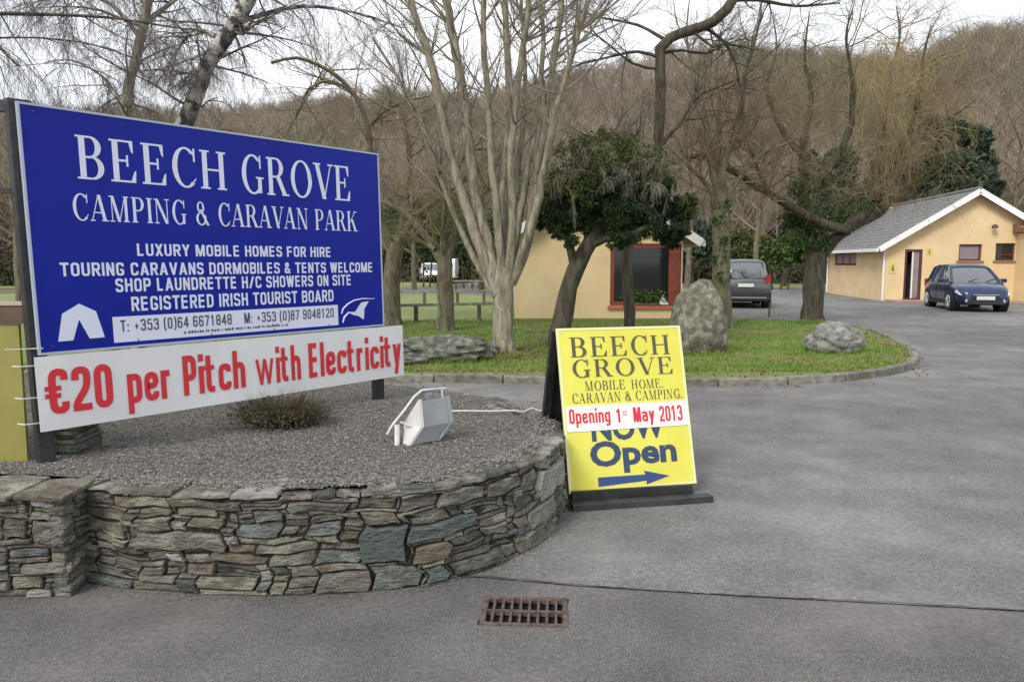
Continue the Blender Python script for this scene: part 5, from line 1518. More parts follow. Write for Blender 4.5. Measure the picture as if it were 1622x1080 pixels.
# ================================================================== CARS
def lerp(x, xs, ys): return float(np.interp(x, xs, ys))
def make_car(name, loc, rz, spec, label, cat='car', group=None):
    t = empty(name, (0, 0, 0), 0, label, cat, group)
    paint, L, Wd = spec['paint'], spec['L'], spec['W']
    h = L / 2; hw = Wd / 2
    top = spec['top']; bot = ([-h, -h + .3, h - .35, h], [.36, .22, .20, .28])
    wid = ([-h, -h + .12, -h + .6, h - .8, h - .25, h - .06, h], [hw * .80, hw * .93, hw, hw * .99, hw * .90, hw * .78, hw * .62])
    xs = sorted(set([-h, -h + .05, -h + .15, -h + .35] + list(np.linspace(-h + .6, h - .8, 9)) + [h - .5, h - .3, h - .15, h - .06, h]))
    V, Q = [], []
    m_ = 9
    for x in xs:
        zt, zb_, w_ = lerp(x, *top), lerp(x, *bot), lerp(x, *wid)
        half = [(0, zb_), (w_ * .86, zb_), (w_ * .975, zb_ + .10), (w_, zb_ + (zt - zb_) * .38), (w_ * 1.0, zb_ + (zt - zb_) * .62), (w_ * .975, zt - .10), (w_ * .92, zt - .03), (w_ * .80, zt + .005), (0, zt + .035)]
        ringp = [(y, z) for y, z in half] + [(-y, z) for y, z in reversed(half[1:-1])]
        V += [(x, y, z) for y, z in ringp]
    nr_ = 2 * m_ - 2
    for i in range(len(xs) - 1):
        for j in range(nr_):
            j2 = (j + 1) % nr_; Q.append([i * nr_ + j, i * nr_ + j2, (i + 1) * nr_ + j2, (i + 1) * nr_ + j])
    Fc = Q + [list(range(nr_))[::-1], [(len(xs) - 1) * nr_ + j for j in range(nr_)]]
    me = bpy.data.meshes.new('body'); me.from_pydata(V, [], Fc); me.polygons.foreach_set('use_smooth', [True] * len(Fc)); me.update()
    link('body', me, paint, t, False)
    # glass house
    G = spec['house']    # list of x, z along the roof line from rear glass foot to windscreen foot
    zt = np.array([p[1] for p in G])
    V, Fc = [], []
    for x, z in G:
        b_ = lerp(x, *top) - .04; f_ = max(0, (z - b_)) / (spec['H'] - b_)
        wb_ = lerp(x, *wid) * .90; wt = wb_ - f_ * hw * .24
        V += [(x, wb_, b_), (x, wt, z), (x, wt * .7, z + .022), (x, 0, z + .035), (x, -wt * .7, z + .022), (x, -wt, z), (x, -wb_, b_)]
    for i in range(len(G) - 1):
        for j in range(6): a = i * 7 + j; Fc.append([a, a + 1, a + 8, a + 7])
    me = bpy.data.meshes.new('glasshouse'); me.from_pydata(V, [], Fc); me.polygons.foreach_set('use_smooth', [True] * len(Fc)); me.update()
    link('windows', me, M['carglass'], t, False)
    # roof skin
    r0, r1 = spec['roof']; V2, F2 = [], []
    R_ = [i for i in range(len(G)) if r0 <= i <= r1]
    for i in R_:
        for j in (1, 2, 3, 4, 5): p = V[i * 7 + j]; V2.append((p[0], p[1] * 1.02, p[2] + .014))
    for a in range(len(R_) - 1):
        for j in range(4): b = a * 5 + j; F2.append([b, b + 1, b + 6, b + 5])
    me = bpy.data.meshes.new('roof'); me.from_pydata(V2, [], F2); me.polygons.foreach_set('use_smooth', [True] * len(F2)); me.update()
    o = link('roof', me, paint, t, False); so_ = o.modifiers.new('t', 'SOLIDIFY'); so_.thickness = .02
    # pillars
    for sgn in (1, -1):
        for i0, i1 in spec['pillars']:
            p, q_ = np.array(V[i0 * 7 + (0 if sgn > 0 else 6)]), np.array(V[i1 * 7 + (1 if sgn > 0 else 5)])
            MB().tube([p, q_], [.05, .035], 6).build('pillar', paint, t, rel=False)
    # wheels
    for x in (-h + spec['wb'][0], h - spec['wb'][1]):
        for sgn in (1, -1):
            y = sgn * (hw - .085)
            R = spec['R']
            MB().tube([(x, sgn * (hw - .25), R + .01), (x, sgn * (hw + .004), R + .01)], R + .055, 24).build('wheel_arch', M['tyre'], t, rel=False)
            whl = MB().tube([(x, y - sgn * .1, R), (x, y - sgn * .08, R), (x, y + sgn * .085, R), (x, y + sgn * .1, R)], [R * .93, R, R, R * .93], 24).build('wheel', M['tyre'], t, smooth=False, rel=False)
            mb = MB().tube([(x, y + sgn * .09, R), (x, y + sgn * .108, R)], R * .18, 10)
            for k in range(7):
                a = k * 2 * math.pi / 7
                mb.tube([(x, y + sgn * .104, R), (x + math.cos(a) * R * .66, y + sgn * .104, R + math.sin(a) * R * .66)], [.035, .028], 4)
            ring_ = [(x + math.cos(a) * R * .66, y + sgn * .103, R + math.sin(a) * R * .66) for a in np.linspace(0, 2 * math.pi, 21)]
            mb.tube(ring_, .016, 4)
            mb.build('rim', M['alloy'], whl, rel=False)
    # lights, bumper, grille, plate
    zf = lerp(h - .12, *top)
    for sgn in (1, -1):
        MB().prism([(h - .13, sgn * hw * .48, zf - .13), (h - .03, sgn * hw * .50, zf - .21), (h - .13, sgn * hw * .83, zf - .19), (h - .42, sgn * hw * .92, zf - .10), (h - .36, sgn * hw * .86, zf - .015), (h - .22, sgn * hw * .55, zf - .03)], (.035, sgn * .03, .012)).build('headlight', M['lens'], t, rel=False)
        MB().tube([(h - .1, sgn * hw * .62, .36), (h + .0, sgn * hw * .62, .36)], .06, 10).build('fog_lamp', M['lens'], t, rel=False)
        MB().box((-h - .005, sgn * hw * .80, spec['tail']), (.12, .16, .26)).build('tail_light', M['redlens'], t, rel=False)
        mz = spec['mirror']
        MB().box((mz[0], sgn * (hw + .09), mz[1]), (.10, .20, .13)).build('mirror', spec.get('mirrorm', M['tyre']), t, rel=False, bevel=.02)
        for dx in spec['doors']:
            MB().box((dx, sgn * (hw - .004), .62), (.012, .012, .5)).build('door_gap', M['tyre'], t, rel=False)
            MB().box((dx + .16, sgn * (hw + .006), .80), (.16, .03, .03)).build('door_handle', paint, t, rel=False)
        MB().box((0, sgn * (hw - .008), .26), (L - 1.9, .05, .10)).build('side_skirt', M['bumperblack'], t, rel=False)
    MB().box((h + .005, 0, zf - .20), (.05, hw * .95, .11)).build('grille', M['bumperblack'], t, rel=False, bevel=.01)
    MB().tube([(h + .032, -hw * .45, zf - .165), (h + .036, hw * .45, zf - .165)], .012, 5).build('grille_bar', M['alloy'], t, rel=False)
    MB().box((h - .01, 0, .31), (.10, hw * 1.25, .14)).build('air_intake', M['bumperblack'], t, rel=False, bevel=.02)
    MB().box((h + .03, 0, .455), (.02, .52, .115)).build('number_plate', M['plate'], t, rel=False)
    MB().box((-h - .03, 0, spec.get('rplate', .62)), (.02, .52, .115)).build('number_plate', M['plate'], t, rel=False)
    if spec.get('rearbumper'):
        MB().box((-h - .02, 0, .42), (.16, hw * 1.86, .30)).build('rear_bumper', M['bumperblack'], t, rel=False, bevel=.03)
        MB().box((-h - .105, -.1, .38), (.02, 1.15, .03)).build('bumper_strip', M['alloy'], t, rel=False)
    for sgn in (1, -1):
        i = len(G) - 1
        MB().tube([(G[i][0] - .0, sgn * .25, G[i][1] + .05), (G[i][0] - .18, sgn * .25 + .36, G[i][1] + .16)], .008, 4).build('wiper', M['tyre'], t, rel=False)
    t.location = [float(v) for v in loc]; t.rotation_euler = (0, 0, rz)
    return t
def paintm(name, c, rough=.25, coat=.6, metal=.3):
    m = mat(name, c, rough=rough, coat=coat, metal=metal)
    return m
M['carblue'] = paintm('navy_car_paint', (.012, .026, .085))
M['carsilver'] = paintm('silver_car_paint', (.12, .125, .135), .3, .5, .5)
M['carwhite'] = paintm('white_car_paint', (.72, .72, .72), .3, .3, 0)
M['carglass'] = mat('car_window_glass', (.03, .04, .045), rough=.04, spec=1.0, ior=1.9)
M['tyre'] = mat('tyre_rubber', (.015, .015, .016), rough=.85)
M['bumperblack'] = mat('black_trim', (.018, .018, .02), rough=.6)
M['alloy'] = mat('wheel_alloy', (.5, .5, .5), rough=.35, metal=.6)
M['lens'] = mat('headlight_lens', (.55, .56, .6), rough=.08, spec=.8)
M['redlens'] = mat('tail_lens', (.30, .02, .02), rough=.2)
M['plate'] = mat('number_plate_white', (.66, .66, .64), rough=.5)
hatch = dict(paint=M['carblue'], L=3.98, W=1.66, H=1.48, top=([-1.99, -1.93, -1.6, .8, 1.1, 1.7, 1.90, 1.99], [.62, .86, .93, .93, .92, .81, .70, .56]),
             house=[(-1.88, .90), (-1.70, 1.22), (-1.52, 1.40), (-1.1, 1.47), (-.4, 1.49), (.1, 1.46), (.36, 1.38), (.75, 1.14), (1.10, .90)], roof=(2, 6),
             pillars=((0, 2), (3, 3), (4, 4), (8, 6)), wb=(.72, .80), R=.31, tail=.86, mirror=(.66, .98), doors=(-.25, .72), rplate=.60, mirrorm=M['carblue'])
bc = gnd(1556, 494)
dir_c = math.radians(-104)
make_car('blue_car', (bc[0] + .35, bc[1] + 1.6, .006), dir_c, hatch, 'dark blue hatchback facing the camera in front of the peach building')
suv = dict(paint=M['carsilver'], L=4.4, W=1.8, H=1.66, top=([-2.2, -2.14, -1.9, 1.0, 1.3, 1.95, 2.12, 2.2], [.9, 1.0, 1.03, 1.03, 1.02, .92, .80, .62]),
           house=[(-2.12, 1.00), (-2.02, 1.30), (-1.88, 1.56), (-1.3, 1.64), (-.4, 1.66), (.1, 1.63), (.36, 1.56), (.80, 1.28), (1.2, 1.02)], roof=(2, 6),
           pillars=((0, 2), (3, 3), (4, 4), (8, 6)), wb=(.80, .85), R=.35, tail=1.02, mirror=(.75, 1.1), doors=(-.3, .8), rplate=.80, rearbumper=True)
scx = gnd(1175, 489)
make_car('silver_car', (scx[0] + .55, scx[1] + 2.2, .006), math.radians(79), suv, 'silver estate car seen from behind, parked beyond the tall standing boulder')
wsp = dict(hatch); wsp['paint'] = M['carwhite']
wc = gnd(678, 447)
make_car('white_car', (wc[0], wc[1] + 1.5, .01), math.radians(-80), wsp, 'white car parked far off beyond the meadow left of the mossy forked tree')

# white touring caravan / van far left
wc = at(719, 441, 57); wc[2] = 0
van = empty('caravan', (wc[0], wc[1], 0), 0, 'pale caravan end standing far off just right of the mossy forked tree', 'caravan')
cv = [(0, .45), (.25, .35), (3.6, .35), (3.85, .5), (4.0, 1.2), (3.7, 1.75), (3.3, 1.85), (.5, 1.85), (.1, 1.7), (-.08, 1.1)]
MB().prism([(wc[0] - .9, wc[1] + a, b) for a, b in cv], (1.0, 0, 0)).build('body', M['carwhite'], van, bevel=.06)
MB().box((wc[0] - .4, wc[1] - .0, 1.3), (.6, .2, .4)).build('window', M['glass'], van)
for s_ in (-.85, .04): MB().tube([(wc[0] + s_ - .06, wc[1] + 1.9, .32), (wc[0] + s_ + .06, wc[1] + 1.9, .32)], .32, 16).build('wheel', M['tyre'], van)

# ================================================================== BOULDERS
def rock(name, c, rad, seed, m, label, cat='boulder', sub=4, rough=.16, cut=None, lean=0.0, fn=None):
    import bmesh
    from mathutils import noise
    bm = bmesh.new(); bmesh.ops.create_icosphere(bm, subdivisions=sub + 1, radius=1)
    for v in bm.verts:
        p = v.co.copy()
        # facet towards a blocky stone
        k = 1 / max(abs(p.x) ** 3 + abs(p.y) ** 3 + abs(p.z) ** 3, 1e-6) ** (1 / 3)
        p = p.lerp(p * k, .55)
        n1 = noise.noise(p * 1.3 + Vector((seed, 0, 0))); n2 = noise.noise(p * 3.2 + Vector((0, seed, 0))); n3 = noise.noise(p * 8 + Vector((0, 0, seed)))
        q = p * (1 + rough * n1 + rough * .5 * n2 + rough * .22 * n3)
        if fn: q = fn(q)
        v.co = Vector((q.x * rad[0] + lean * q.z * rad[2], q.y * rad[1], q.z * rad[2]))
    bmesh.ops.translate(bm, verts=bm.verts, vec=Vector((0, 0, rad[2] * .86)))
    me = bpy.data.meshes.new(name); bm.to_mesh(me); bm.free()
    me.polygons.foreach_set('use_smooth', [True] * len(me.polygons))
    o = link(name, me, m); o.location = [float(v) for v in c]
    return tag(o, label, cat)
b1c = gnd(1112, 562, .09)
def taper(q):
    t = (q.z + 1) / 2
    s = 1.08 - .40 * max(0, t) ** 1.8
    return Vector((q.x * s + .16 * (t - .3) * (1 if t > .3 else 0), q.y * s, q.z))
rock('boulder', (b1c[0] + .0, b1c[1] + .38, .06), (.46, .42, .67), 3.1, M['boulder'], 'tall standing granite boulder on the lawn behind the yellow sign', fn=taper, rough=.15)
b2c = gnd(1333, 560, .09)
rock('boulder', (b2c[0], b2c[1] + .32, .03), (.41, .36, .29), 8.4, M['boulder2'], 'low rounded grey boulder near the rounded tip of the lawn', rough=.26)
b3 = gnd(700, 577, .09)
rock('flat_rock', (b3[0] - .05, b3[1] + .75, .06), (.80, .55, .20), 5.5, M['slab'], 'broad flat lichen covered rock at the foot of the pale bare tree', 'rock', rough=.30)
b4 = gnd(640, 585, .09)
rock('flat_rock', (b4[0] - .6, b4[1] + .8, .05), (.75, .5, .14), 2.5, M['slab'], 'second lower rock half hidden by the right end of the banner', 'rock', rough=.30)

# small stake and knee rails in the meadow
p = gnd(1218, 503, .09)
tag(MB().tube([p, p + np.array([.01, 0, .42])], .022, 6).build('stake', M['postwood'], None), 'thin dark stake in the grass behind the silver car', 'stake')
def rail(px0, py0, px1, py1, hgt, label, posts, ry=.0):
    a, b = gnd(px0, py0, .09), gnd(px1, py1, .09)
    t = empty('rail_fence', (a + b) / 2, 0, label, 'fence')
    MB().box((a + b) / 2 + np.array([0, 0, hgt]), (np.linalg.norm(b - a), .07, .07), np.stack([(b - a) / np.linalg.norm(b - a), np.cross([0, 0, 1], (b - a) / np.linalg.norm(b - a)), [0, 0, 1]])).build('rail', M['railwood'], t)
    for f_ in posts:
        q = a + (b - a) * f_
        MB().box(q + np.array([0, 0, hgt / 2 - .02]), (.10, .10, hgt)).build('post', M['postwood'], t)
rail(600, 511, 790, 506, .42, 'nearer low timber knee rail crossing the meadow left of the pale bare tree', (.05, .3, .55, .83))
rail(600, 484, 775, 480, .45, 'middle low timber knee rail in the meadow behind the mossy forked tree', (.1, .4, .7, .95))
rail(715, 462, 790, 462, .55, 'farthest short timber knee rail near the pale caravan', (.1, .45, .9))

# ================================================================== TREES
R_ = random.Random(42)
def grow(T, p, d, L, r, lvl, prm):
    """one twig polyline and its side twigs. prm[lvl] = (segments, wiggle, lift, children, length ratio, spread, sides)"""
    segs, wig, lift, kids, ratio, spread, sides = prm[lvl]
    if lvl and p[1] > 1:      # nothing of it would be in view
        qx = 811 + F * p[0] / p[1]; qy = 415 - F * (p[2] - HC) / p[1]
        m_ = 130 if lvl == 1 else 60
        if qy < -m_ - 60 or qx < -m_ - 60 or qx > 1682 + m_: return
    pts, rad = [p], [r]
    x, y, z = p; dx, dy, dz = d; st = L / segs
    g = R_.gauss
    dirs = []
    for i in range(segs):
        dx += g(0, wig); dy += g(0, wig); dz += g(0, wig) + lift
        n = math.sqrt(dx * dx + dy * dy + dz * dz) + 1e-9; dx /= n; dy /= n; dz /= n
        x += dx * st; y += dy * st; z += dz * st
        pts.append((x, y, z)); rad.append(max(.0011, r * (1 - .8 * (i + 1) / segs))); dirs.append((dx, dy, dz))
    T[lvl].add(pts, rad, sides)
    if lvl + 1 < len(prm):
        for k in range(kids):
            f = .2 + .8 * (k + R_.random()) / max(kids, 1)
            f = min(f, .98); i = min(segs - 1, int(f * segs)); fr_ = f * segs - i
            a, b = pts[i], pts[i + 1]
            q = (a[0] + (b[0] - a[0]) * fr_, a[1] + (b[1] - a[1]) * fr_, a[2] + (b[2] - a[2]) * fr_)
            e = dirs[i]
            ee = (e[0] + g(0, spread), e[1] + g(0, spread), e[2] + g(0, spread))
            n = math.sqrt(sum(v * v for v in ee)) + 1e-9
            grow(T, q, tuple(v / n for v in ee), L * ratio * R_.uniform(.6, 1.3) * (1.15 - .5 * f), max(.0014, rad[i] * .55), lvl + 1, prm)

def limb(T, px, Y, r0, r1, dY=0.0, sides=8, wob=.012):
    """a limb through surveyed pixels at distance Y (+dY towards its end); radii in photo pixels"""
    n = len(px); pts = []
    for i, (x, y) in enumerate(px):
        t = i / (n - 1)
        pts.append(at(x, y, Y + dY * t))
    C = cat_rom(pts, .22)
    m_ = len(C); rad = []
    for i in range(m_):
        t = i / (m_ - 1); k = Y / F
        rad.append((r0 + (r1 - r0) * t ** .8) * k * (1 + .05 * math.sin(i * 2.3)))
        if 0 < i < m_ - 1: C[i] = C[i] + rng.normal(0, wob, 3) * np.array([1, 1, .3]) * min(1, rad[-1] * 12)
    T.add([tuple(c) for c in C], rad, sides)
    return C, rad
def side_twigs(lv, C, rad, n, L, prm, lo=.15, up=.3, out=1.0, bias=(0, 0, 0)):
    for k in range(n):
        f = lo + (1 - lo) * R_.random() ** .8; i = min(len(C) - 2, int(f * (len(C) - 1)))
        p = C[i]; t = C[i + 1] - C[i]; t = t / (np.linalg.norm(t) + 1e-9)
        d = t * R_.uniform(.2, .9) + np.array([R_.gauss(0, out), R_.gauss(0, out), R_.gauss(0, out * .4) + up]) + np.array(bias)
        d /= np.linalg.norm(d)
        grow(lv, tuple(p), tuple(d), L * R_.uniform(.6, 1.25), min(rad[i] * .5, .02), 0, prm)
def levels(n): return [Tubes() for _ in range(n)]
def merge(lv):
    T = Tubes()
    for l_ in lv:
        for k, (a, b) in l_.g.items():
            T.g.setdefault(k, ([], [])); T.g[k][0].extend(a); T.g[k][1].extend(b)
    return T
def tree_root(name, base, label, cat='tree', group=None):
    return empty(name, (base[0], base[1], base[2]), 0, label, cat, group)
def roots(T, base, r, n=6, Y=None):
    for k in range(n):
        a = k * 2 * math.pi / n + R_.random() * .6; c, s = math.cos(a), math.sin(a)
        b = np.array(base)
        T.add([tuple(b + [c * r * .3, s * r * .3, r * 1.5]), tuple(b + [c * r * .85, s * r * .85, r * .45]), tuple(b + [c * r * 1.5, s * r * 1.5, -.04])], [r * .55, r * .45, r * .12], 6)

# --- 1. big multi-stemmed pale bare tree
Y = 12.7; base = gnd(797, 567, .08)
t1 = tree_root('bare_tree', base, 'large pale barked bare tree with many upright stems rising from one trunk on the lawn')
T = Tubes(); roots(T, at(797, 564, Y), .20)
C, r_ = limb(T, [(797, 572), (797, 545), (797, 500), (799, 455), (800, 425)], Y, 18.5, 14.5, sides=12)
stems = [([(790, 465), (765, 405), (738, 325), (714, 250), (697, 170), (681, 90), (655, 20), (636, -70)], 12, 5.5, .5),
         ([(792, 455), (772, 390), (752, 310), (741, 210), (730, 125), (714, 40), (692, -70)], 13, 6.5, .9),
         ([(797, 445), (788, 350), (778, 250), (772, 150), (765, 60), (768, -70)], 9, 4, -.5),
         ([(802, 445), (797, 340), (803, 250), (806, 150), (802, 50), (799, -70)], 10, 5, .8),
         ([(805, 445), (812, 350), (810, 250), (822, 120), (836, 20), (841, -70)], 9, 4, -.9),
         ([(808, 450), (834, 380), (846, 300), (862, 200), (872, 120), (886, 40), (896, -70)], 11, 4.5, .2),
         ([(806, 440), (824, 340), (840, 240), (856, 140), (860, 50), (848, -70)], 8, 3.5, 1.3),
         ([(812, 440), (848, 335), (874, 205), (902, 100), (938, -20), (950, -70)], 9, 3.5, -1.1),
         ([(796, 440), (812, 330), (826, 220), (832, 120), (826, 20), (822, -70)], 7, 3, 1.6),
         ([(786, 470), (756, 420), (728, 360), (704, 300), (676, 215), (640, 140), (590, 60)], 7, 2.5, 1.2)]
P4 = [(5, .10, .10, 5, .55, .55, 4), (4, .12, .06, 4, .5, .6, 3), (3, .12, .05, 3, .45, .6, 3), (2, .15, .02, 0, 0, 0, 3)]
lv = levels(4); ST = []
for px, r0, r1, dY in stems:
    C, rad = limb(T, px, Y, r0 * .86, r1 * .86, dY); ST.append((C, rad))
    side_twigs(lv, C, rad, 16, 1.15, P4, lo=.35, up=.35, out=.75)
for k in (5, 7, 4, 6): side_twigs(lv, *ST[k], 7, 1.7, P4, lo=.45, up=.25, out=.25, bias=(1.2, 0, 0))
for k in (0, 1, 9): side_twigs(lv, *ST[k], 7, 1.5, P4, lo=.35, up=.35, out=.3, bias=(-1.0, 0, 0))
T.build('trunk', M['bark1'], t1)
o = merge(lv).build('twigs', M['twigG'], t1, smooth=False); o['kind'] = 'stuff'

# --- 2. birch rising behind the blue sign
Y = 10.8; base = at(225, 560, Y); base[2] = 0
t2 = tree_root('birch_tree', base, 'crooked birch with dark and pale bark rising behind the middle of the blue sign')
T = Tubes(); C, r_ = limb(T, [(215, 590), (235, 470), (258, 330), (282, 220), (302, 170), (318, 125), (345, 75), (368, 42), (392, 5), (420, -60)], Y, 20, 10, sides=10)
lv = levels(4); PB = [(5, .13, -.02, 7, .5, .55, 4), (4, .10, -.16, 5, .6, .5, 3), (4, .05, -.28, 2, .6, .45, 3), (3, .05, -.3, 0, 0, 0, 3)]
b2 = [([(352, 62), (322, 50), (296, 58), (278, 84), (268, 130)], 4.5, 1.5, .2), ([(366, 48), (384, 52), (398, 42)], 6, 3, -.1), ([(372, 38), (420, 22), (480, 10), (560, 20), (640, 45)], 4.5, 1.2, .6),
      ([(388, 8), (340, -30), (290, -60)], 5, 2, .3), ([(322, 120), (335, 104), (330, 112)], 5, 3, 0), ([(396, 0), (450, -30), (520, -50), (600, -45)], 5, 2, .5), ([(345, 78), (310, 90), (270, 105), (240, 140)], 2.5, .8, -.4)]
for px, r0, r1, dY in b2:
    C2_, rad2 = limb(T, px, Y, r0, r1, dY); side_twigs(lv, C2_, rad2, 9, .9, PB, up=.1, out=.8)
side_twigs(lv, C, r_, 18, 1.1, PB, lo=.6, up=.2, out=1)
T.build('trunk', M['birch'], t2); o = merge(lv).build('twigs', M['twigP'], t2, smooth=False); o['kind'] = 'stuff'

# --- 3. slim birch further left with hanging twigs
Y = 12.5; base = at(190, 520, Y); base[2] = 0
t3 = tree_root('birch_tree', base, 'slim grey birch with fine drooping twigs above the left half of the blue sign')
T = Tubes(); C, r_ = limb(T, [(178, 560), (184, 400), (192, 260), (202, 165), (214, 95), (226, 45), (240, -20), (250, -110)], Y, 13, 6, sides=8)
lv = levels(4)
PD = [(5, .12, -.05, 8, .5, .55, 4), (4, .08, -.22, 6, .65, .45, 3), (4, .05, -.35, 1, .6, .35, 3), (3, .04, -.3, 0, 0, 0, 3)]
for px, r0, r1, dY in [([(222, 60), (180, 10), (120, -20), (60, -10)], 4, 1.5, -.5), ([(226, 40), (290, -10), (340, -50)], 4, 2, .6), ([(236, -20), (180, -80), (100, -90), (30, -60)], 4, 2, .6),
                       ([(200, 170), (160, 120), (110, 95), (70, 100)], 2.5, 1, .5), ([(214, 95), (250, 60), (300, 60)], 2, .8, 1), ([(240, -20), (320, -90), (430, -100), (520, -60)], 4, 2, 1.0)]:
    C3, rad3 = limb(T, px, Y, r0, r1, dY); side_twigs(lv, C3, rad3, 12, 1.25, PD, up=-.1, out=.7)
side_twigs(lv, C, r_, 16, 1.2, PD, lo=.5, up=.1, out=1)
T.build('trunk', M['bark1'], t3); o = merge(lv).build('twigs', M['twigP'], t3, smooth=False); o['kind'] = 'stuff'

lw = levels(2); PWp = [(7, .06, -.30, 2, .5, .35, 3), (4, .05, -.3, 0, 0, 0, 3)]
for k in range(420):
    p = at(R_.uniform(-40, 620) if k % 3 else R_.uniform(0, 260), R_.uniform(-130, 40), Y + R_.uniform(-1.8, 1.6))
    grow(lw, tuple(p), (R_.uniform(-.7, .7), R_.uniform(-.4, .4), R_.uniform(-.5, .2)), R_.uniform(.5, 1.5), .0042, 0, PWp)
o = merge(lw).build('weeping_twigs', M['twigP'], t3, smooth=False); o['kind'] = 'stuff'

# --- 4. tree out of frame left, long bough crossing the top left corner
Y = 9.0; base = np.array([-8.6, Y, 0])
t4 = tree_root('bare_tree', base, 'bare tree at the far left edge whose long thin bough crosses the top left corner')
T = Tubes(); limb(T, [(-330, 620), (-325, 400), (-310, 200), (-290, 20), (-270, -120)], Y, 30, 14, sides=9)
lv = levels(4)
for px, r0, r1, dY in [([(-300, 60), (-150, 18), (0, 22), (90, 24), (170, 28), (250, 40), (330, 52)], 6, 1.0, .6), ([(-290, 30), (-180, 60), (-60, 62), (60, 60), (150, 72), (220, 95)], 3, .8, 1.2),
                       ([(-300, 80), (-120, 40), (-10, 66), (28, 104)], 4, 1.5, -.3), ([(-280, -40), (-120, -80), (40, -60), (140, -50)], 8, 2, .8)]:
    C4, rad4 = limb(T, px, Y, r0, r1, dY); side_twigs(lv, C4, rad4, 12, .9, PD, lo=.4, up=-.5, out=.5)
T.build('trunk', M['bark2'], t4); o = merge(lv).build('twigs', M['twigP'], t4, smooth=False); o['kind'] = 'stuff'

# --- 5. brown trunk just right of the blue sign
Y = 18.5; base = at(622, 522, Y); base[2] = .05
t5 = tree_root('bare_tree', base, 'brown trunked bare tree standing directly beside the right edge of the blue sign')
T = Tubes(); roots(T, base, .2); C, r_ = limb(T, [(622, 530), (621, 470), (623, 420), (628, 385)], Y, 15, 13, sides=10)
lv = levels(4); PM = [(5, .14, .05, 6, .55, .6, 4), (4, .15, .03, 5, .5, .6, 3), (3, .15, .02, 3, .5, .6, 3), (2, .15, .0, 0, 0, 0, 3)]
for px, r0, r1, dY in [([(628, 390), (652, 350), (690, 318), (725, 290), (760, 270)], 8, 3, -.8), ([(622, 400), (600, 335), (588, 270), (584, 205), (562, 150), (520, 112), (470, 92), (430, 100)], 7, 2, -2.0),
                       ([(584, 205), (604, 180), (640, 162), (690, 150)], 3.2, 1.2, -1), ([(626, 390), (640, 330), (650, 250), (640, 180)], 6, 2, .8), ([(560, 150), (530, 130), (490, 140), (466, 190), (450, 218)], 2.8, 1.3, -.3),
                       ([(620, 400), (580, 350), (520, 300), (450, 260), (380, 180)], 6, 1.6, 1), ([(466, 190), (500, 130), (512, 112)], 2, 1, 0)]:
    C5, rad5 = limb(T, px, Y, r0, r1, dY); side_twigs(lv, C5, rad5, 13, 1.5, PM, up=.25, out=.9)
T.build('trunk', M['bark3'], t5); o = merge(lv).build('twigs', M['twigB'], t5, smooth=False); o['kind'] = 'stuff'

# --- 6. mossy forked tree
Y = 16.8; base = at(706, 530, Y); base[2] = .05
t6 = tree_root('bare_tree', base, 'short mossy forked bare tree between the blue sign and the pale bare tree')
T = Tubes(); roots(T, base, .18); C, r_ = limb(T, [(707, 532), (706, 490), (704, 450), (704, 405)], Y, 15, 12, sides=10)
lv = levels(4)
for px, r0, r1, dY in [([(702, 418), (684, 388), (662, 360), (636, 332), (600, 318)], 8, 2.5, .6), ([(706, 410), (720, 370), (728, 330), (720, 290)], 8, 2.5, .7), ([(704, 410), (700, 360), (705, 320), (690, 280)], 6, 2, -.6),
                       ([(724, 350), (750, 322), (775, 300), (800, 296)], 4, 1.5, .6), ([(690, 395), (660, 380), (640, 378)], 4, 1.5, .8), ([(720, 300), (726, 262), (742, 238), (770, 236)], 5, 2, .2)]:
    C5, rad5 = limb(T, px, Y, r0, r1, dY); side_twigs(lv, C5, rad5, 14, 1.0, PM, up=.25, out=.9)
T.build('trunk', M['bark3'], t6); o = merge(lv).build('twigs', M['twigO'], t6, smooth=False); o['kind'] = 'stuff'

# --- 7. leaning dark evergreen
Y = 13.0
base = gnd(884, 560, .08)
t7 = tree_root('evergreen_tree', base, 'leaning dark evergreen with drooping olive tips in front of the cream building')
T = Tubes(); C, r_ = limb(T, [(882, 572), (887, 520), (903, 455), (925, 400), (955, 355), (990, 318), (1010, 270)], Y, 19, 9, sides=10)
for px, r0, r1, dY in [([(912, 430), (900, 380), (885, 335), (878, 300)], 8, 4, .3), ([(930, 390), (960, 378), (1000, 372), (1040, 350)], 8, 4, -.3), ([(955, 355), (945, 300), (960, 250), (970, 225)], 7, 3, .2), ([(990, 318), (1030, 310), (1065, 320)], 6, 3, .3)]:
    limb(T, px, Y, r0, r1, dY)
T.build('trunk', M['bark2'], t7)
kx = Y / F
def bl(lst, Y_):
    return [(at(x, y, Y_ + dy), r * Y_ / F, w_) for x, y, r, dy, w_ in lst]
YB = [(878, 338, 30, 0, .7), (905, 318, 32, .3, .9), (940, 300, 34, -.2, 1), (985, 300, 36, .3, 1.1), (1030, 308, 34, 0, 1), (1005, 338, 36, -.1, 1.2), (955, 338, 32, 0, 1), (1068, 332, 24, .1, .6), (925, 352, 26, .1, .6),
      (885, 368, 13, 0, .22), (985, 372, 22, -.2, .45), (1040, 356, 24, 0, .6), (1060, 380, 14, .2, .22), (862, 350, 14, 0, .2), (1090, 322, 15, 0, .2), (905, 382, 10, -.3, .12), (1080, 365, 14, 0, .2), (1020, 275, 24, .4, .5), (895, 290, 20, 0, .3)]
foliage('crown', bl(YB, Y), M['yew'], t7, n_per=6200, size=.021, aspect=3.6, clumps=46, clump_r=.15, droop=.9, shell=.2, smax=1.45, squash=.8)
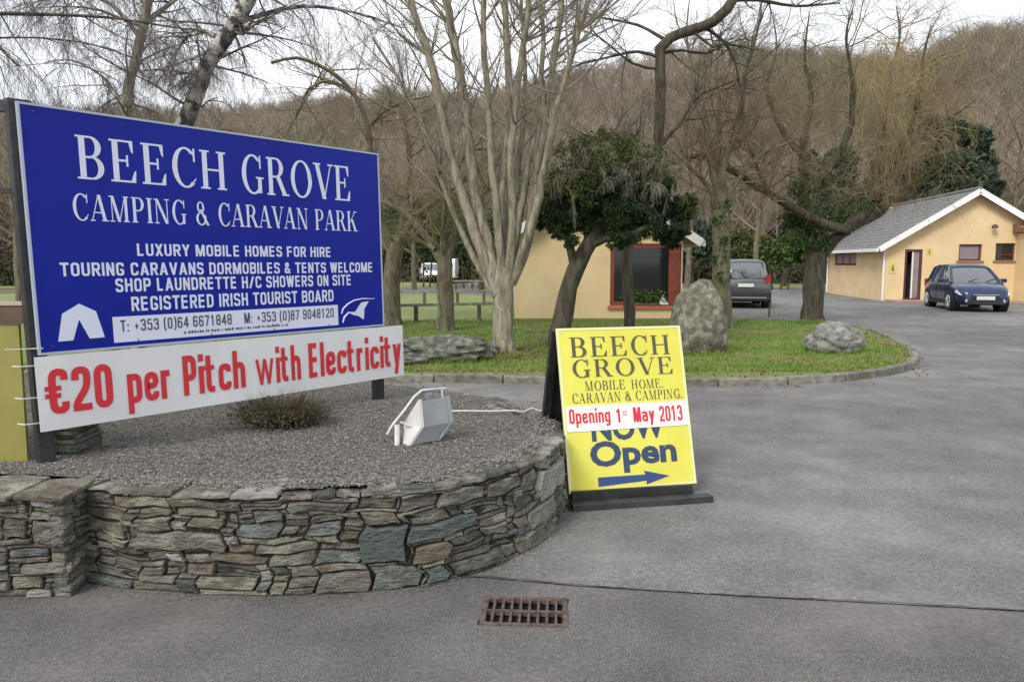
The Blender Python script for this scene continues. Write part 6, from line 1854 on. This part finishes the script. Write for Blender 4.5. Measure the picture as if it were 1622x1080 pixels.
foliage('outer_tips', bl([(905, 262, 30, -.1, .7), (948, 246, 30, -.3, .9), (998, 252, 32, 0, .8), (876, 296, 22, -.2, .4), (925, 300, 22, -.5, .3), (1045, 268, 26, 0, .4), (985, 224, 18, 0, .25), (915, 232, 16, 0, .2), (960, 216, 14, 0, .15)], Y), M['yewtip'], t7, n_per=2200, size=.020, aspect=3.8, clumps=36, clump_r=.2, droop=.9, shell=.2, smax=1.5, squash=.8)
lv = levels(3); PW = [(6, .08, -.22, 6, .6, .45, 3), (5, .06, -.3, 3, .6, .4, 3), (4, .05, -.3, 0, 0, 0, 3)]
for k in range(80):
    p = at(R_.uniform(870, 1080), R_.uniform(225, 300), Y - R_.uniform(.1, .7))
    grow(lv, tuple(p), (R_.uniform(-.8, .8), R_.uniform(-.6, .1), R_.uniform(-.2, .8)), R_.uniform(.2, .6), .004, 0, PW)
o = merge(lv).build('hanging_twigs', M['twigG'], t7, smooth=False); o['kind'] = 'stuff'

# --- 8. slender tree whose dark stem rises out of the evergreen
Y = 16.0; base = at(997, 545, Y); base[2] = .05
t8 = tree_root('bare_tree', base, 'slender dark tree behind the evergreen whose bare stem kinks right against the sky')
T = Tubes(); C, r_ = limb(T, [(997, 548), (996, 480), (993, 420), (1000, 360), (1022, 305), (1038, 255), (1045, 200), (1046, 140), (1046, 78), (1062, 60), (1095, 48), (1130, 34), (1152, 14), (1168, -10), (1185, -70)], Y, 9.5, 7.5, sides=9)
lv = levels(4); PS = [(6, .15, .03, 6, .5, .55, 4), (5, .14, .04, 5, .5, .55, 3), (4, .14, .03, 3, .5, .5, 3), (2, .15, .0, 0, 0, 0, 3)]
for px, r0, r1, dY in [([(1046, 92), (1010, 82), (960, 92), (910, 105), (870, 120)], 3, .8, -.5), ([(1046, 110), (1000, 100), (950, 60), (900, 40)], 2.5, .8, -.5), ([(1055, 64), (1010, 40), (950, 28), (890, 10)], 3, 1, .3),
                       ([(1110, 42), (1140, 60), (1165, 100), (1172, 150)], 3, 1, .3), ([(1095, 48), (1130, 75), (1150, 70), (1200, 80)], 2.6, 1, -.4), ([(1160, 0), (1200, 0), (1260, 10), (1330, 5)], 4, 1.2, .5), ([(1046, 85), (1080, 80), (1120, 85), (1160, 60)], 3, 1, .5),
                       ([(1038, 255), (1000, 235), (950, 222), (925, 214)], 4.5, 2, -.3), ([(1040, 240), (1080, 190), (1110, 150), (1160, 130)], 4, 1.2, .3)]:
    C5, rad5 = limb(T, px, Y, r0, r1, dY); side_twigs(lv, C5, rad5, 10, 1.1, PS, up=.1, out=.6)
T.build('trunk', M['bark2'], t8); o = merge(lv).build('twigs', M['twigD'], t8, smooth=False); o['kind'] = 'stuff'

# --- 9. ivy clad trunk behind the boulder
Y = 17.5; base = at(1146, 525, Y); base[2] = .05
t9 = tree_root('bare_tree', base, 'bare tree with mossy upright trunk directly behind the tall boulder')
T = Tubes(); roots(T, base, .2); C, r_ = limb(T, [(1147, 530), (1145, 470), (1143, 420), (1142, 360), (1138, 300)], Y, 15, 13, sides=10)
lv = levels(4)
for px, r0, r1, dY in [([(1140, 310), (1124, 250), (1118, 190), (1100, 130), (1088, 60), (1092, 0)], 8, .8, .5), ([(1140, 310), (1150, 250), (1172, 190), (1180, 120), (1200, 50), (1208, -10)], 8, .8, -.5), ([(1138, 330), (1165, 290), (1200, 250), (1240, 230)], 6, 1.5, .4),
                       ([(1138, 320), (1110, 280), (1090, 260), (1060, 240)], 5, 1.5, -.5), ([(1140, 320), (1138, 250), (1140, 180), (1135, 110), (1142, 50)], 7, .8, .6)]:
    C5, rad5 = limb(T, px, Y, r0, r1, dY); side_twigs(lv, C5, rad5, 17, 1.5, PM, up=.2, out=.9)
T.build('trunk', M['bark3'], t9); o = merge(lv).build('twigs', M['twigB'], t9, smooth=False); o['kind'] = 'stuff'
foliage('ivy', [(at(1142, y, Y - .05), 12 * Y / F, .5) for y in (350, 380, 410, 440)] + [(at(1142, 330, Y), 16 * Y / F, .4)], M['ivy'], t9, n_per=700, size=.05, clumps=20)

# --- 10. corkscrew willow on the island
Y = 19.3; base = at(1286, 514, Y); base[2] = .07
t10 = tree_root('willow_tree', base, 'wide willow with golden curly twigs and ivy on the right end of the lawn')
T = Tubes(); roots(T, base, .24); C, r_ = limb(T, [(1285, 516), (1287, 480), (1290, 440), (1292, 400)], Y, 17, 15.5, sides=12)
lv = levels(4); lo_ = levels(4)
PG = [(6, .22, -.02, 6, .55, .6, 4), (5, .22, -.12, 5, .55, .6, 3), (4, .28, -.24, 3, .6, .5, 3), (3, .28, -.2, 0, 0, 0, 3)]
LB = [([(1296, 402), (1322, 378), (1340, 366), (1300, 352), (1250, 325), (1200, 296), (1155, 268), (1110, 247), (1066, 258), (1030, 268)], 9, 3, -1.5, 0, .8),
      ([(1290, 405), (1277, 340), (1272, 280), (1274, 220), (1285, 160), (1275, 90), (1282, 20)], 12, .9, .8, 0, 1.0),
      ([(1298, 405), (1330, 370), (1372, 335), (1398, 300), (1418, 250), (1450, 225), (1500, 190), (1545, 160)], 12, 1.5, .5, 1, .75),
      ([(1385, 320), (1392, 260), (1400, 190), (1410, 120), (1425, 60), (1420, 10)], 9, .8, 1.2, 1, 1.3),
      ([(1410, 262), (1440, 210), (1455, 150), (1462, 90), (1475, 40)], 6, .8, -.6, 1, 1.2),
      ([(1280, 360), (1250, 330), (1215, 300), (1190, 240), (1170, 190)], 7, 1, .9, 0, 1.2),
      ([(1278, 300), (1310, 270), (1345, 210), (1350, 130), (1340, 60), (1352, 10)], 8, .8, -1.3, 0, 1.1),
      ([(1274, 250), (1235, 200), (1215, 140), (1230, 80), (1225, 30)], 6, .8, 1.5, 0, 1.0),
      ([(1340, 362), (1400, 335), (1450, 265), (1500, 235)], 6, 1.2, 1.6, 0, .7),
      ([(1110, 247), (1150, 232), (1185, 216), (1200, 190)], 4, 1.5, .2, 0, .6), ([(1160, 270), (1135, 240), (1110, 215), (1095, 190)], 3, 1.2, .3, 0, .6)]
lg = levels(4)
for px, r0, r1, dY, gold, Ls in LB:
    C5, rad5 = limb(T, px, Y, r0, r1, dY)
    side_twigs(lg if gold else lv, C5, rad5, 24 if gold else 14, 1.5 * Ls, PG, up=.25, out=.9, lo=.3)
T.build('trunk', M['bark2'], t10)
o = merge(lv).build('olive_twigs', M['twigO'], t10, smooth=False); o['kind'] = 'stuff'
o = merge(lg).build('golden_twigs', M['twigY'], t10, smooth=False); o['kind'] = 'stuff'
PH_ = [(8, .13, -.35, 5, .5, .4, 3), (6, .15, -.3, 2, .5, .4, 3), (4, .15, -.3, 0, 0, 0, 3)]
lh = levels(3)
for k in range(260):
    p = at(R_.gauss(1412, 30), R_.uniform(50, 235), Y + R_.uniform(-1.2, 1))
    grow(lh, tuple(p), (R_.uniform(-.4, .4), R_.uniform(-.4, .4), R_.uniform(-.6, .4)), R_.uniform(.7, 1.5), .007, 0, PH_)
PQ = [(6, .26, -.16, 5, .55, .6, 3), (4, .28, -.2, 2, .55, .5, 3), (3, .2, -.25, 0, 0, 0, 3)]
lq = levels(3)
for k in range(620):
    x_ = R_.uniform(1120, 1500); p = at(x_, R_.uniform(70, 320) if x_ > 1230 else R_.uniform(120, 300), Y + R_.uniform(-1.8, 1.8))
    grow(lq, tuple(p), (R_.gauss(0, .7), R_.gauss(0, .5), R_.uniform(-.6, .5)), R_.uniform(.5, 1.2), .0065, 0, PQ)
o = merge(lq).build('curly_straw_twigs', M['straw'], t10, smooth=False); o['kind'] = 'stuff'
o = merge(lh).build('hanging_golden_twigs', M['twigY'], t10, smooth=False); o['kind'] = 'stuff'
foliage('ivy', bl([(1262, 372, 22, 0, 1), (1250, 345, 18, 0, .8), (1285, 350, 20, -.2, .8), (1275, 300, 22, .1, .8), (1285, 255, 15, 0, .4), (1320, 345, 16, .2, .4), (1355, 325, 16, .2, .35), (1305, 300, 16, .3, .3), (1300, 385, 14, -.2, .4)], Y), M['ivy'], t10, n_per=1300, size=.042, aspect=1.5, clumps=26, clump_r=.22)

# --- generic bare trees, midground
def bare_tree(px, pyb, Yd, H, mt, mb_, label, seed, n1=12, Lk=.42, PP=None, zb=None, rad=.16):
    R_.seed(seed)
    b = at(px, pyb, Yd); b[2] = float(max(-.05, hill_z(b[0], b[1]) if Yd > R0 else 0))
    t = tree_root('bare_tree', b, label)
    T = Tubes(); n = 9; pts, rd = [], []
    x, y = b[0], b[1]
    for i in range(n):
        f = i / (n - 1); x += R_.gauss(0, .05 * H / 9); y += R_.gauss(0, .05 * H / 9)
        pts.append(np.array([x, y, b[2] - .1 + H * .88 * f])); rd.append(rad * H / 10 * (1 - .85 * f) + .012)
    T.add([tuple(p) for p in pts], rd, 7); T.build('trunk', mb_, t)
    lv = levels(4); PP = PP or [(5, .12, .08, 6, .5, .5, 4), (4, .14, .05, 5, .5, .55, 3), (3, .14, .03, 4, .5, .55, 3), (2, .15, 0, 0, 0, 0, 3)]
    for k in range(n1):
        f = .25 + .7 * (k + R_.random()) / n1; i = min(n - 2, int(f * (n - 1))); p = pts[i] + (pts[i + 1] - pts[i]) * (f * (n - 1) - i)
        a = R_.uniform(0, 6.28) + k * 2.4
        grow(lv, tuple(p), (math.cos(a) * .8, math.sin(a) * .8, R_.uniform(.4, .9)), H * Lk * (1.15 - .6 * f), rd[i] * .55, 0, PP)
    # width for far twigs: keep them at their real thickness but a little sturdy
    o = merge(lv).build('twigs', mt, t, smooth=False); o['kind'] = 'stuff'
    return t
specs = [(470, 505, 30, 8.5, 'twigG', 'bark3', 'bare tree whose grey crown shows above the middle of the blue sign'),
         (350, 500, 34, 9.5, 'twigB', 'bark3', 'tall brown bare tree behind the birch, over the left part of the sign'),
         (560, 470, 40, 9, 'twigG', 'bark3', 'grey bare tree showing above the top right corner of the blue sign'),
         (655, 470, 44, 9.5, 'twigB', 'bark3', 'brown bare tree beyond the meadow left of the pale bare tree'),
         (760, 465, 40, 9, 'twigD', 'bark2', 'dark bare tree seen between the stems of the pale bare tree'),
         (905, 470, 36, 9.5, 'twigO', 'bark3', 'olive twigged bare tree rising behind the cream building'),
         (1085, 470, 34, 9, 'twigB', 'bark3', 'brown bare tree between the dark kinked stem and the mossy trunk'),
         (1195, 455, 42, 11, 'twigB', 'bark3', 'brown bare tree rising behind the silver car'),
         (1240, 455, 50, 11, 'twigB', 'bark2', 'bare tree beyond the right hand meadow behind the willow trunk'),
         (1345, 450, 48, 13, 'twigB', 'bark3', 'bare brown tree rising behind the left end of the slate roof'),
         (1600, 450, 55, 15, 'twigB', 'bark3', 'bare reddish brown tree above the right edge of the slate roof'),
         (30, 480, 26, 7, 'twigB', 'bark3', 'small bare tree seen at the left edge behind the black rails')]
for k, (px, pyb, Yd, H, a, b, lab) in enumerate(specs):
    bare_tree(px, pyb, Yd, H, M[a], M[b], lab, 100 + k)

# --- evergreens behind
def evergreen(name, bs, Yd, base_px, m, label, n_per, size, trunk_r=.2, mt='bark2', **kw):
    b = at(base_px[0], base_px[1], Yd); b[2] = 0
    t = tree_root(name, b, label)
    top = at(bs[0][0], bs[0][1], Yd)
    MB().tube([b, (b + top) / 2 + np.array([.1, 0, 0]), top], [trunk_r, trunk_r * .7, trunk_r * .2], 8).build('trunk', M[mt], t, smooth=True)
    foliage('crown', bl(bs, Yd), m, t, n_per=n_per, size=size, **kw)
    return t
conb = []
for (x, y, r) in [(1525, 225, 34), (1560, 250, 34), (1490, 240, 40), (1455, 260, 40), (1575, 290, 26), (1530, 290, 50), (1480, 300, 50), (1430, 300, 40), (1440, 240, 30), (1410, 330, 34), (1500, 205, 26), (1570, 215, 20), (1390, 345, 25), (1548, 205, 14)]:
    conb.append((x - 22, y + 6, r * .92, random.uniform(-2, 2), r / 42))
evergreen('conifer_tree', conb, 52, (1500, 430), M['conifer'], 'big dark conifer mass directly behind the slate roof', 6500, .13, trunk_r=.4, clumps=60, aspect=3.2, clump_r=.13, smax=1.2)
evergreen('evergreen_tree', [(1300, 340, 30, 0, .8), (1320, 300, 30, 1, .7), (1330, 262, 24, 0, .6), (1345, 330, 30, 0, .7)], 40, (1290, 450), M['conifer'], 'dark green evergreen seen through the ivy clad limbs of the willow', 2600, .11, clumps=40, aspect=2.6, smax=1.2)
bs = [([(650, 400, 30), (690, 398, 30), (620, 400, 30)], 66, 'dark bush beyond the meadow beside the far white car', M['yew']),
      ([(745, 405, 30), (785, 402, 30), (722, 392, 22)], 64, 'dark bush beyond the meadow right of the caravan end', M['yew']),
      ([(668, 360, 40), (705, 350, 36), (640, 350, 30)], 48, 'dark round evergreen behind the mossy forked tree', M['conifer']),
      ([(745, 370, 34), (780, 375, 34)], 46, 'dark evergreen seen low between the stems of the pale bare tree', M['conifer']),
      ([(1235, 402, 22), (1262, 398, 18)], 44, 'bright green bush at the back of the right hand meadow', M['bushgreen']),
      ([(1095, 380, 34), (1060, 390, 30), (1125, 395, 26)], 56, 'dark evergreen shrub behind the tall boulder and mossy trunk', M['conifer']),
      ([(1170, 392, 26), (1205, 394, 24)], 58, 'grey green shrub above the roof of the silver car', M['oliveleaf'])]
for blobs_, Yd, lab, m in bs:
    b = at(blobs_[0][0], 440, Yd); b[2] = 0
    t = tree_root('bush', b, lab, 'bush')
    foliage('foliage', bl([(x, y, r, 0, 1) for x, y, r in blobs_], Yd), m, t, n_per=1700, size=.17, clumps=26)
    for s_ in (-.4, .1, .5): MB().tube([b + np.array([s_, 0, 0]), at(blobs_[0][0], blobs_[0][1], Yd) + np.array([s_ * 1.6, 0, 0])], [.07, .02], 5).build('stem', M['bark2'], t)

# ================================================================== LOOSE DEBRIS ON THE TARMAC
n = 1500
dx_ = rng.uniform(-3, 7, n); dy_ = 2.4 + rng.uniform(0, 1, n) ** 1.6 * 9
P = np.stack([dx_, dy_, np.full(n, .010)], 1)
V, Q = leaves(P, .007, 1.2)
o = link('road_grit', fastmesh('road_grit', V, Q), M['grit']); tag(o, 'loose grit and crumbs scattered over the grey tarmac', 'grit', kind='stuff')
n = 260
i_ = rng.integers(0, len(kc) - 1, n)
q = np.array(kc)[i_] + np.abs(rng.normal(0, .22, (n, 1))) * np.array([[.25, -1.0]]) + np.array([[0, -.10]])
keep = ~inside(q[:, 0], q[:, 1], lawn_poly)
P = np.concatenate([q[keep], np.full((keep.sum(), 1), .014)], 1)
V, Q = leaves(P, .03, 1.4)
o = link('fallen_leaves', fastmesh('fallen_leaves', V, Q), M['litter']); tag(o, 'dead leaves blown against the road side of the kerb', 'leaves', kind='stuff')

# longer tufts round the boulders and trunks
spots = [(b1c, .50), (b2c + np.array([0, .32, 0]), .42), (b3 + np.array([0, .75, 0]), .78), (gnd(797, 566, .09), .24), (gnd(1286, 512, .09), .32), (gnd(884, 560, .09), .2)]
P = []
for c_, r0_ in spots:
    n = 900; a = rng.uniform(0, 6.28, n); rr2 = r0_ + np.abs(rng.normal(0, .06, n)) - .02
    yc = c_[1] + (.38 if c_ is b1c else 0)
    P.append(np.stack([c_[0] + np.cos(a) * rr2, yc + np.sin(a) * rr2 * .85, np.full(n, .08)], 1))
P = np.concatenate(P); n = len(P); a = rng.uniform(0, 6.28, n)
wv = np.stack([np.cos(a), np.sin(a), np.zeros(n)], 1) * rng.uniform(.004, .008, (n, 1))
tip = P + np.concatenate([rng.normal(0, .035, (n, 2)), rng.uniform(.05, .13, (n, 1))], 1)
o = link('grass_tufts', fastmesh('grass_tufts', np.stack([P - wv, P + wv, tip], 1).reshape(-1, 3), F3=np.arange(3 * n).reshape(n, 3)), M['blade'])
tag(o, 'longer grass tufts round the boulders and tree trunks', 'grass', kind='stuff')
